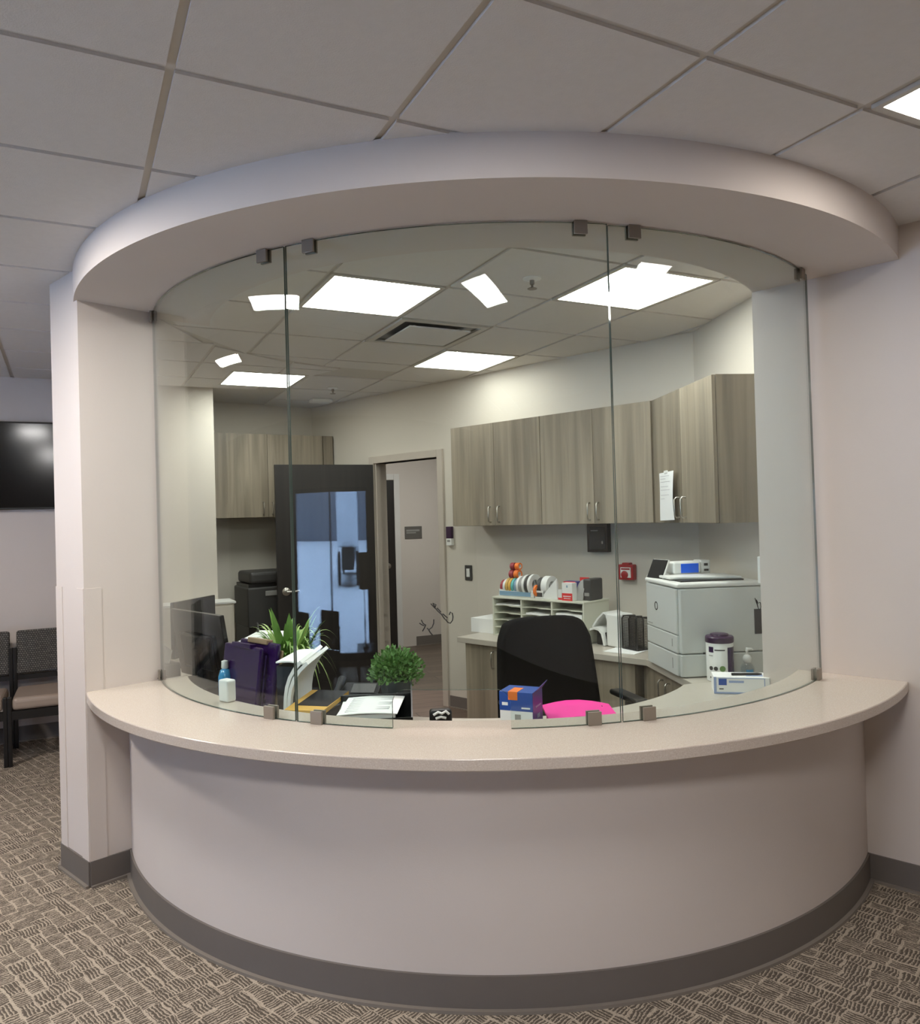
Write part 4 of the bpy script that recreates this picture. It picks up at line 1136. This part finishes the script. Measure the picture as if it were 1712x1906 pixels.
m = MB(); m.add([(-.005, -.002, .082), (.165, -.002, .082), (.190, .215, .118), (.020, .215, .118), (-.005, -.002, .100), (.165, -.002, .100), (.190, .215, .134), (.020, .215, .134)], [(3, 2, 1, 0), (4, 5, 6, 7), (0, 1, 5, 4), (1, 2, 6, 5), (2, 3, 7, 6), (3, 0, 4, 7)]); m.obj('cover', M['yellow'], t)
m = MB(); m.add([(.028, .045, .1080), (.1655, .045, .1080), (.1905, .214, .1345), (.050, .214, .1345), (.028, .045, .1084), (.1655, .045, .1084), (.1905, .214, .1350), (.050, .214, .1350)], [(3, 2, 1, 0), (4, 5, 6, 7), (0, 1, 5, 4), (1, 2, 6, 5), (2, 3, 7, 6), (3, 0, 4, 7)]); m.obj('black_panel', M['screen'], t)
t = thing('pattern_pouch', 'small black pouch with white patches at the desk opening', 'pouch', (-0.135, 2.965, WSZ + .001), R(8))
m = MB(); m.box(0, .085, 0, .05, 0, .128); m.obj('pouch', M['black'], t, bevel=.012, seg=3)
m = MB(); m.tube([(.012, -.002, .112), (.03, -.004, .122), (.045, -.003, .116), (.060, -.004, .124), (.072, -.002, .112)], .005, 8); m.tube([(.02, -.003, .098), (.04, -.004, .104), (.06, -.003, .098)], .005, 8); m.obj('white_patches', M['white'], t, smooth=50)

# ------------------------------------------------------------------ on the desk, left side
def monitor(loc, rz, wd, ht, zb, tilt, label):
    t = thing('computer_monitor', label, 'monitor', loc, rz, 'computer monitors')
    T = rot(x=tilt, loc=(0, 0, zb))
    m = MB(); m.box(-wd / 2, wd / 2, -.012, .014, 0, ht, 0, T); m.obj('housing', M['blackgloss'], t, bevel=.005)
    m = MB(); m.box(-wd / 2 + .012, wd / 2 - .012, .0135, .0152, .016, ht - .012, 0, T); m.obj('screen', M['blackgloss'], t)
    m = MB(); m.box(-wd * .28, wd * .28, -.040, -.010, ht * .18, ht * .68, 0, T); m.obj('rear_cover', M['black'], t, bevel=.012, seg=3)
    m = MB(); m.box(-.035, .035, -.072, -.040, .012, zb + ht * .45); m.obj('neck', M['black'], t, bevel=.006)
    m = MB(); m.box(-.12, .12, -.12, .08, 0, .014); m.obj('foot_plate', M['black'], t, bevel=.006)
    m = MB(); m.box(-.03, -.008, -.0415, -.0395, ht * .34, ht * .42, 0, T); m.box(0.0, .012, -.0415, -.0395, ht * .36, ht * .42, 0, T); m.obj('sockets', M['grey'], t)
monitor((-1.405, 4.235, WSZ), R(-45.3), 0.585, 0.375, 0.025, 9, 'black computer monitor with its back to the glass, nearest the desk corner')
monitor((-1.665, 4.80, WSZ), R(77), 0.46, 0.335, 0.075, 0, 'second black computer monitor behind the first, seen edge-on')
t = thing('desktop_computer', 'low black desktop computer behind the monitor, by the counter edge', 'computer', (-1.500, 3.940, WSZ), R(-45.3))
m = MB(); m.box(0, .36, 0, .13, .004, .085); m.obj('case', M['black'], t, bevel=.006)
m = MB(); m.box(.03, .33, -.002, .001, .062, .072); m.obj('vent_slot', M['dgrey'], t)
m = MB(); m.box(.02, .34, .02, .11, 0, .004); m.obj('foot', M['rubber'], t)
def clipboard(loc, rz, tilt, wd, ht, label, board):
    t = thing('clipboard', label, 'clipboard', loc, rz, 'purple clipboards')
    T = rot(x=tilt)
    m = MB(); m.box(0, wd, 0, .022, 0, ht, 0, T); m.obj('case', M['purple'], t, bevel=.014, seg=3)
    m = MB(); m.box(.01, wd + .006, .0235, .030, .01, ht - .03, 0, T); m.obj('backing_board', M[board], t, bevel=.002)
    m = MB(); m.box(wd * .25, wd * .75, -.008, .026, ht - .012, ht + .010, 0, T); m.obj('clip', M[board], t, bevel=.003)
clipboard((-1.140, 3.575, WSZ + .03), R(-43), -8, .31, .290, 'purple clipboard case standing in front by the white box', 'purple')
clipboard((-1.070, 3.560, WSZ + .03), R(-43), -9, .31, .310, 'purple clipboard case with tan board standing behind the first', 'tan')
t = thing('file_stand', 'low black acrylic stand holding the purple clipboards', 'file stand', (-1.155, 3.545, WSZ), R(-43))
m = MB(); m.box(0, .40, -.02, .17, 0, .012); m.obj('base', M['black'], t, bevel=.003)
m = MB(); m.box(0, .40, -.026, -.019, .0, .085); m.obj('front_lip', M['black'], t, bevel=.003)
m = MB(); m.box(.394, .40, -.019, .17, .012, .10); m.obj('end_lip', M['acrylic'], t)
t = thing('file_holder', 'black upright file holder with white sheets spilling to one side', 'file holder', (-0.800, 3.300, WSZ), R(-12))
m = MB(); m.box(0, .085, 0, .005, 0, .255); m.box(0, .006, .005, .22, 0, .255); m.box(0, .10, .0, .22, 0, .008); m.obj('shell', M['black'], t, bevel=.002)
t = thing('paper_sheaf', 'sheaf of white paper standing in the black file holder, curling over', 'paper', (-0.800, 3.300, WSZ + .01), R(-12))
for q, x in enumerate((.056, .0715)):
    m = MB(); m.sheet([[(x + (.075 + .012 * q) * v ** 4 , -.03 + .23 * u, .265 * v - .006 * q + .03 * u * v) for u in (0, .25, .5, .75, 1)] for v in (0, .15, .3, .45, .6, .75, .88, 1)], .0145); m.obj('sheets', M['paper'], t, smooth=60)
m = MB(); m.sheet([[(.012 + .12 * v, -.028 + .23 * u, .262 + .006 * sin(pi * v) - .004 * v + .012 * u) for u in (0, .5, 1)] for v in (0, .25, .5, .75, 1)], .006); m.obj('top_sheets', M['paper'], t, smooth=60)
t = thing('desk_organizer', 'black desk organizer behind the purple clipboards', 'organizer', (-1.165, 3.900, WSZ), R(-20))
m = MB(); m.box(0, .25, 0, .24, 0, .235); m.obj('body', M['black'], t, bevel=.006)
m = MB(); m.tube([(0.02, .20, .235), (-.005, .23, .31), (-.03, .26, .33)], .006, 8); m.obj('arm', M['black'], t, smooth=50)
flat_paper('paper_stack', (-1.170, 3.895, WSZ + .237), R(-20), .25, .10, .006, 'pink note sheet under the white pad on the organizer', None, 'blush')
t = thing('notepad', 'white notepad with a black pen on the desk organizer', 'notepad', (-1.170, 3.935, WSZ + .244), R(-14))
m = MB(); m.add([(0, 0, 0), (.25, -.03, 0), (.25, .20, 0), (.03, .22, 0), (0, 0, .012), (.25, -.03, .012), (.25, .20, .05), (.03, .22, .05)], [(3, 2, 1, 0), (4, 5, 6, 7), (0, 1, 5, 4), (1, 2, 6, 5), (2, 3, 7, 6), (3, 0, 4, 7)]); m.obj('pad', M['paper'], t)
m = MB(); m.tube([(.07, .02, .021), (.115, .06, .028)], .005, 8); m.obj('pen', M['black'], t)
m = MB(); m.box(0, .062, 0, .045, 0, .090); o = m.obj('white_box', M['white'], bevel=.008, seg=3); o.location = (-1.020, 3.205, TOP + .001); o.rotation_euler = (0, 0, R(-38)); tag(o, 'small white box on the stone counter inside the glass', 'box')
t = thing('sanitizer_bottle', 'slim blue pump bottle behind the small white box', 'pump bottle', (-1.095, 3.545, WSZ), 0)
m = MB(); m.lathe([(0, 0), (.028, 0), (.03, .01), (.03, .17), (.02, .20), (.012, .205), (0, .205)], 24); m.obj('bottle', M['sanit'], t, smooth=45)
m = MB(); m.lathe([(.012, .205), (.016, .21), (.014, .24), (0, .245)], 16); m.obj('pump', M['white'], t, smooth=45)
t = thing('paper_holder', 'pale paper holder tucked behind the monitor by the pillar', 'paper holder', (-1.72, 4.28, WSZ), R(-40))
m = MB(); m.box(0, .12, 0, .10, 0, .11); m.obj('tray', M['grey'], t, bevel=.006)
m = MB(); m.sheet([[(.02 + .08 * u, .03 + .03 * v, .10 + .10 * v - .02 * u) for u in (0, .5, 1)] for v in (0, .5, 1)], .004); m.obj('sheets', M['paper'], t)
m = MB(); m.tube([(.03, -.01, .02), (.02, -.02, .08), (.05, -.02, .12), (.09, -.01, .08), (.10, 0, .02)], .008, 8); m.obj('wire_loop', M['white'], t, smooth=50)
m = MB(); m.tube([(0, 0, 0), (.18, .0, 0), (.205, 0, 0)], [.0062, .0062, .002], 12)
o = m.obj('pen', M['black'], smooth=40); o.location = (-1.600, 3.610, TOP + .0065); o.rotation_euler = (0, 0, R(33)); tag(o, 'black pen on the stone counter against the pillar', 'pen')
t = thing('desk_phone', 'black desk telephone between the two plants', 'telephone', (-0.62, 3.44, WSZ), R(-8))
m = MB(); m.add([(0, 0, 0), (.21, 0, 0), (.21, .2, 0), (0, .2, 0), (0, 0, .02), (.21, 0, .02), (.21, .2, .11), (0, .2, .11)], [(3, 2, 1, 0), (4, 5, 6, 7), (0, 1, 5, 4), (1, 2, 6, 5), (2, 3, 7, 6), (3, 0, 4, 7)]); m.obj('body', M['screen'], t, bevel=.006)
m = MB(); m.tube([(.03, .03, .065), (.03, .10, .10), (.03, .17, .128)], [.022, .016, .022], 10); m.obj('handset', M['screen'], t, smooth=50)
m = MB(); m.add([(.08, .12, .076), (.19, .12, .076), (.19, .18, .104), (.08, .18, .104), (.08, .12, .079), (.19, .12, .079), (.19, .18, .107), (.08, .18, .107)], [(3, 2, 1, 0), (4, 5, 6, 7), (0, 1, 5, 4), (1, 2, 6, 5), (2, 3, 7, 6), (3, 0, 4, 7)]); m.obj('display', M['dgrey'], t)

# plants
def ribbon(m, base, az, ln, rise, droop, wd, n=8, mi=0, cup=0.2):
    vs, fs = [], []
    d = Vector((cos(az), sin(az), 0)); s_ = Vector((-sin(az), cos(az), 0))
    for i in range(n + 1):
        u = i / n
        c = Vector(base) + d * (ln * u * (1 - 0.15 * u)) + Vector((0, 0, rise * u - droop * u * u))
        w_ = wd * (0.55 + 0.9 * u * (1 - u)) * (1 - u ** 3)
        if i == n: w_ = 0.0006
        for k, off in ((-1, 1), (0, 0), (1, 1)):
            vs.append(c + s_ * (w_ * k) + Vector((0, 0, w_ * cup * off)))
    for i in range(n):
        for k in (0, 1):
            a = 3 * i + k; fs.append((a, a + 1, a + 4, a + 3))
    m.add(vs, fs, mi)
rnd = random.Random(11)
t = thing('spider_plant', 'leafy spider plant with arching striped leaves on the desk', 'plant', (-0.825, 3.665, WSZ), 0)
m = MB(); m.lathe([(0, 0), (.065, 0), (.085, .15), (.088, .16), (.080, .16), (.076, .145), (0, .145)], 28); m.obj('pot', M['pot'], t, smooth=40)
m = MB(); m.lathe([(0, .14), (.077, .14), (.06, .152), (0, .156)], 20); m.obj('soil', M['soil'], t, smooth=60)
m = MB()
for k in range(95):
    az = rnd.uniform(0, 2 * pi); ln = rnd.uniform(.12, .25); ribbon(m, (0.02 * cos(az), 0.02 * sin(az), .15), az, ln, rnd.uniform(.34, .60), rnd.uniform(.26, .54), rnd.uniform(.006, .010), 10)
m.obj('arching_leaves', M['leafpale'], t, fix=False, smooth=80)
m = MB()
for k in range(100):
    az = rnd.uniform(0, 2 * pi); ln = rnd.uniform(.07, .17); ribbon(m, (0.03 * cos(az), 0.03 * sin(az), .15), az, ln, rnd.uniform(.20, .46), rnd.uniform(.12, .32), rnd.uniform(.020, .033), 8, cup=.3)
m.obj('broad_leaves', M['leaf'], t, fix=False, smooth=80)
t = thing('potted_bush', 'small round green bush in a charcoal pot on the desk', 'plant', (-0.300, 3.385, WSZ), 0)
m = MB(); m.lathe([(0, 0), (.052, 0), (.068, .160), (.072, .170), (.064, .170), (.060, .155), (0, .155)], 28); m.obj('pot', M['pot'], t, smooth=40)
m = MB(); m.lathe([(0, .15), (.061, .15), (.05, .162), (0, .165)], 20); m.obj('soil', M['soil'], t, smooth=60)
m = MB()
for k in range(70):
    az = rnd.uniform(0, 2 * pi); el = rnd.uniform(-.25, 1.45)
    ln = rnd.uniform(.065, .115) * (1.0 if el < .5 else .95)
    d = Vector((cos(az) * cos(el), sin(az) * cos(el), sin(el)))
    b0_ = Vector((0, 0, .185))
    tip = b0_ + d * ln
    m.tube([b0_ * 1.0, b0_ + d * ln * .5 + Vector((0, 0, .006)), tip], .0014, 5, 0)
m.obj('stems', M['leafdark'], t)
m = MB()
for k in range(1500):
    az = rnd.uniform(0, 2 * pi); el = math.asin(rnd.uniform(-.30, 1.0))
    rad = rnd.uniform(.050, .112) * (1.0 + .10 * sin(5 * az + 3 * el))
    c = Vector((0, 0, .195)) + Vector((cos(az) * cos(el) * rad * 1.05, sin(az) * cos(el) * rad * 1.05, sin(el) * rad * 1.0))
    d = (Vector((cos(az) * cos(el), sin(az) * cos(el), sin(el) + .4)) + Vector((rnd.uniform(-.8, .8), rnd.uniform(-.8, .8), rnd.uniform(-.5, .5)))).normalized()
    s_ = d.cross(Vector((rnd.uniform(-1, 1), rnd.uniform(-1, 1), rnd.uniform(-1, 1)))).normalized()
    ln = rnd.uniform(.014, .025); wd = ln * .38
    up_ = d.cross(s_)
    m.add([c - d * ln * .5, c - s_ * wd + up_ * wd * .4, c + d * ln * .6, c + s_ * wd + up_ * wd * .4], [(0, 1, 2, 3)])
m.obj('foliage', M['leafdark'], t, fix=False)

# ------------------------------------------------------------------ office chair
t = thing('office_chair', 'black high-backed office chair behind the blue carton', 'office chair', (0.500, 3.655, 0.004), R(16))
rows = []
for v in [i / 10 for i in range(11)]:
    hw = .268 - .036 * v ** 1.5
    if v > .85: hw -= .028 * ((v - .85) / .15) ** 2
    rows.append([(hw * (2 * u - 1), .205 + .085 * v - .055 * (1 - (2 * u - 1) ** 2) * -1 * 0.6, .52 + .565 * v - (.030 * abs(2 * u - 1) ** 4 if v > .8 else 0)) for u in [j / 10 for j in range(11)]])
m = MB(); m.sheet(rows, .065); m.obj('backrest', M['blackmatte'], t, smooth=50, bevel=.02, seg=3)
m = MB(); m.box(-.25, .25, -.25, .22, .44, .52); m.obj('seat', M['blackmatte'], t, bevel=.035, seg=4)
for sx in (-1, 1):
    m = MB(); m.box(sx * .29 - .035, sx * .29 + .035, -.16, .12, .705, .732); a = m.obj('armrest', M['black'], t, bevel=.012, seg=3)
    m = MB(); m.tube([(sx * .22, .02, .45), (sx * .285, .02, .46), (sx * .29, .0, .56), (sx * .29, -.02, .706)], .018, 10); m.obj('arm_support', M['black'], a, smooth=50)
m = MB(); m.tube([(0, .12, .44), (0, .22, .46), (0, .30, .56), (0, .30, .75)], .025, 10); m.obj('back_bracket', M['black'], t, smooth=50)
m = MB(); m.lathe([(0, .10), (.032, .10), (.032, .30), (.024, .30), (.024, .44), (0, .44)], 20); m.obj('gas_column', M['black'], t, smooth=40)
for k in range(5):
    a = 2 * pi * k / 5 + .3
    m = MB(); m.tube([(0, 0, .12), (.16 * cos(a), .16 * sin(a), .105), (.29 * cos(a), .29 * sin(a), .085)], [.03, .024, .016], 8); lg = m.obj('base_arm', M['black'], t, smooth=50)
    m = MB(); m.lathe([(0, -.018), (.028, -.018), (.03, -.01), (.03, .01), (.028, .018), (0, .018)], 18, T=rot(x=90, z=math.degrees(a) + 20, loc=(.29 * cos(a), .29 * sin(a), .0305))); m.obj('caster', M['rubber'], lg, smooth=40)
    m = MB(); m.tube([(.29 * cos(a), .29 * sin(a), .058), (.29 * cos(a), .29 * sin(a), .09)], .008, 8); m.obj('caster_stem', M['steel'], lg)

# ------------------------------------------------------------------ far left of the office
bl = BK - GA * .62
t = thing('storage_cabinet', 'low white storage cabinet under the short wall, behind the monitors', 'cabinet', (bl.x, bl.y, 0.004), math.atan2(GA.y, GA.x))
m = MB(); m.box(0, .70, -.28, -.004, 0, .945); m.obj('body', M['wall_office'], t, bevel=.002)
m = MB(); m.box(-.01, .715, -.295, -.002, .945, .962); m.obj('top_panel', M['white'], t, bevel=.002)
m = MB(); m.box(.02, .68, -.299, -.279, .03, .925); d = m.obj('door', M['wall_office'], t, bevel=.002)
m = MB(); m.tube([(.50, -.30, .80), (.51, -.33, .81), (.60, -.33, .815), (.61, -.30, .80)], .006, 8); m.obj('handle', M['white'], d, smooth=50)
cp = Vector((-1.80, 7.28))
t = thing('copier', 'dark grey copier on a black stand in the far alcove beside the door', 'copier', (cp.x, cp.y, 0.004), math.atan2(AL.y, AL.x))
m = MB(); m.box(-.27, .27, -.22, .24, 0, .66); m.obj('stand', M['black'], t, bevel=.004)
m = MB(); m.box(-.28, .28, -.24, .24, .66, 1.02); m.obj('body', M['dgrey'], t, bevel=.015, seg=3)
m = MB(); m.box(-.25, .25, -.22, .22, 1.05, 1.16); m.obj('scanner_lid', M['dgrey'], t, bevel=.03, seg=3)
m = MB(); m.box(-.12, .16, -.246, -.238, .94, .985); m.obj('control_panel', M['grey'], t, bevel=.003)
m = MB(); m.box(-.26, .26, -.20, .22, 1.02, 1.05); m.obj('output_gap', M['black'], t)

# ------------------------------------------------------------------ waiting room
def waiting_chair(label, loc, rz, arms=False, mats=('weave', 'vinyl'), group='waiting room chairs'):
    t = thing('waiting_chair', label, 'chair', loc, rz, group)
    hw = .275
    m = MB(); m.box(-hw + .025, hw - .025, -.25, .22, .375, .462); m.obj('seat', M[mats[1]], t, bevel=.030, seg=4)
    rows = [[((hw - .022) * (2 * u - 1), .235 + .05 * v + .012 * (1 - (2 * u - 1) ** 2), .545 + .315 * v) for u in (0, .25, .5, .75, 1)] for v in (0, .25, .5, .75, 1)]
    m = MB(); m.sheet(rows, .05); m.obj('backrest', M[mats[0]], t, smooth=50, bevel=.018, seg=3)
    for sx in (-1, 1):
        m = MB(); m.box(*sorted((sx * hw, sx * (hw - .024))), -.25, -.21, .001, .47 if not arms else .66); m.obj('leg', M['framewood'], t, bevel=.003)
        m = MB(); m.box(*sorted((sx * hw, sx * (hw - .024))), .25, .29, .001, .74); m.obj('leg', M['framewood'], t, bevel=.003)
        if arms:
            m = MB(); m.tube([(sx * hw, -.25, .655), (sx * hw, -.10, .68), (sx * hw, .10, .70), (sx * hw, .27, .73)], .02, 8); m.obj('armrest', M['framewood'], t, smooth=50)
    m = MB(); m.box(-hw + .0245, hw - .0245, -.245, -.215, .315, .374); m.box(-hw + .0245, hw - .0245, .255, .285, .315, .374); m.obj('seat_rail', M['framewood'], t)
    m = MB(); m.box(-hw + .0245, hw - .0245, .262, .280, .50, .535); m.obj('back_rail', M['framewood'], t)
    return t
cang = math.atan2(TVD.y, TVD.x)
cb_ = Vector((-2.951, 5.576))
waiting_chair('waiting chair next to the pillar, with woven back and taupe seat', (cb_.x, cb_.y, 0), cang)
cb2 = cb_ - TVD * .552
waiting_chair('waiting chair at the photo edge, under the television', (cb2.x, cb2.y, 0), cang)
for k in range(2, 6):
    cq = cb_ - TVD * .552 * k
    waiting_chair('waiting chair further along the television wall, mirrored in the glass', (cq.x, cq.y, 0), cang)
q = TV0 + TVD * .45 - TVN * .012
t = thing('television', 'black flat television on the wall above the waiting chairs', 'television', (q.x, q.y, 1.757), cang)
m = MB(); m.box(-1.17, 0, -.045, 0, 0, .664); m.obj('housing', M['black'], t, bevel=.004)
m = MB(); m.box(-1.158, -.012, -.0465, -.044, .014, .652); m.obj('screen', M['blackgloss'], t)
wang = math.atan2(N.y, N.x) + R(90)
for (x, y), lb in (((-3.70, 1.37), 'black armchair mirrored in the middle glass, far one by the window'), ((-3.27, .74), 'black armchair mirrored in the middle glass before the window mullion')):
    waiting_chair(lb, (x, y, 0), math.atan2(-N.x, N.y) + pi + R(14), True, ('blackmatte', 'blackmatte'), 'black armchairs by the window')
t = thing('side_table', 'small black side table by the window, mirrored in the glass', 'side table', (-2.78, -.20, 0), R(-40))
m = MB(); m.box(-.25, .25, -.25, .25, .50, .53); m.obj('table_top', M['framewood'], t, bevel=.004)
for sx in (-1, 1):
    for sy in (-1, 1):
        m = MB(); m.box(sx * .22 - .02, sx * .22 + .02, sy * .22 - .02, sy * .22 + .02, 0.001, .499); m.obj('leg', M['framewood'], t)
t = thing('table_lamp', 'tall lamp with a drum shade on the side table, mirrored in the glass', 'lamp', (-2.80, -.17, .531), 0)
m = MB(); m.lathe([(0, 0), (.07, 0), (.07, .015), (.02, .03), (.012, .10), (.02, .2), (.010, .3), (.010, .55), (0, .55)], 20); m.obj('stem', M['black'], t, smooth=50)
m = MB(); m.lathe([(.13, .50), (.13, .80), (.126, .80), (.126, .50), (.13, .50)], 32); m.obj('lamp_shade', M['shade'], t, smooth=40)
m = MB(); m.tube([(-.126, 0, .55), (0, 0, .552), (.126, 0, .55)], .003, 6); m.obj('shade_ring', M['black'], t)

# ------------------------------------------------------------------ outside the window: snow, a grey building and a box truck
def gpt(s, off): return N * (-4.30 - off) + D1 * s
m = MB(); m.prism([gpt(-70, .0), gpt(70, .0), gpt(70, 120), gpt(-70, 120)], -0.20, -0.06)
struct(m.obj('ground_snow', M['snow']))
m = MB(); m.prism([gpt(-90, 58), gpt(60, 58), gpt(60, 70), gpt(-90, 70)], -.05, 14)
o = m.obj('exterior_building', M['facade']); o['kind'] = 'structure'
tc_ = Vector((-13.7, -10.6))
t = thing('box_truck', 'white box truck parked on the snow outside, mirrored in the glass', 'truck', (tc_.x, tc_.y, -.06), R(-131))
m = MB(); m.box(-2.0, 2.2, -1.05, 1.05, 1.0, 2.42); m.obj('cargo_box', M['truck'], t, bevel=.06)
m = MB(); m.box(2.3, 4.0, -1.0, 1.0, .55, 2.2); m.obj('cab', M['truck'], t, bevel=.15)
m = MB(); m.box(-2.2, 3.8, -.6, .6, .45, .99); m.obj('chassis', M['rubber'], t)
for x in (-1.4, 3.1):
    for y in (-.95, .95):
        m = MB(); m.lathe([(0, -.14), (.40, -.14), (.44, -.1), (.44, .1), (.40, .14), (0, .14)], 24, T=rot(x=90, loc=(x, y, .44))); m.obj('wheel', M['rubber'], t, smooth=40)
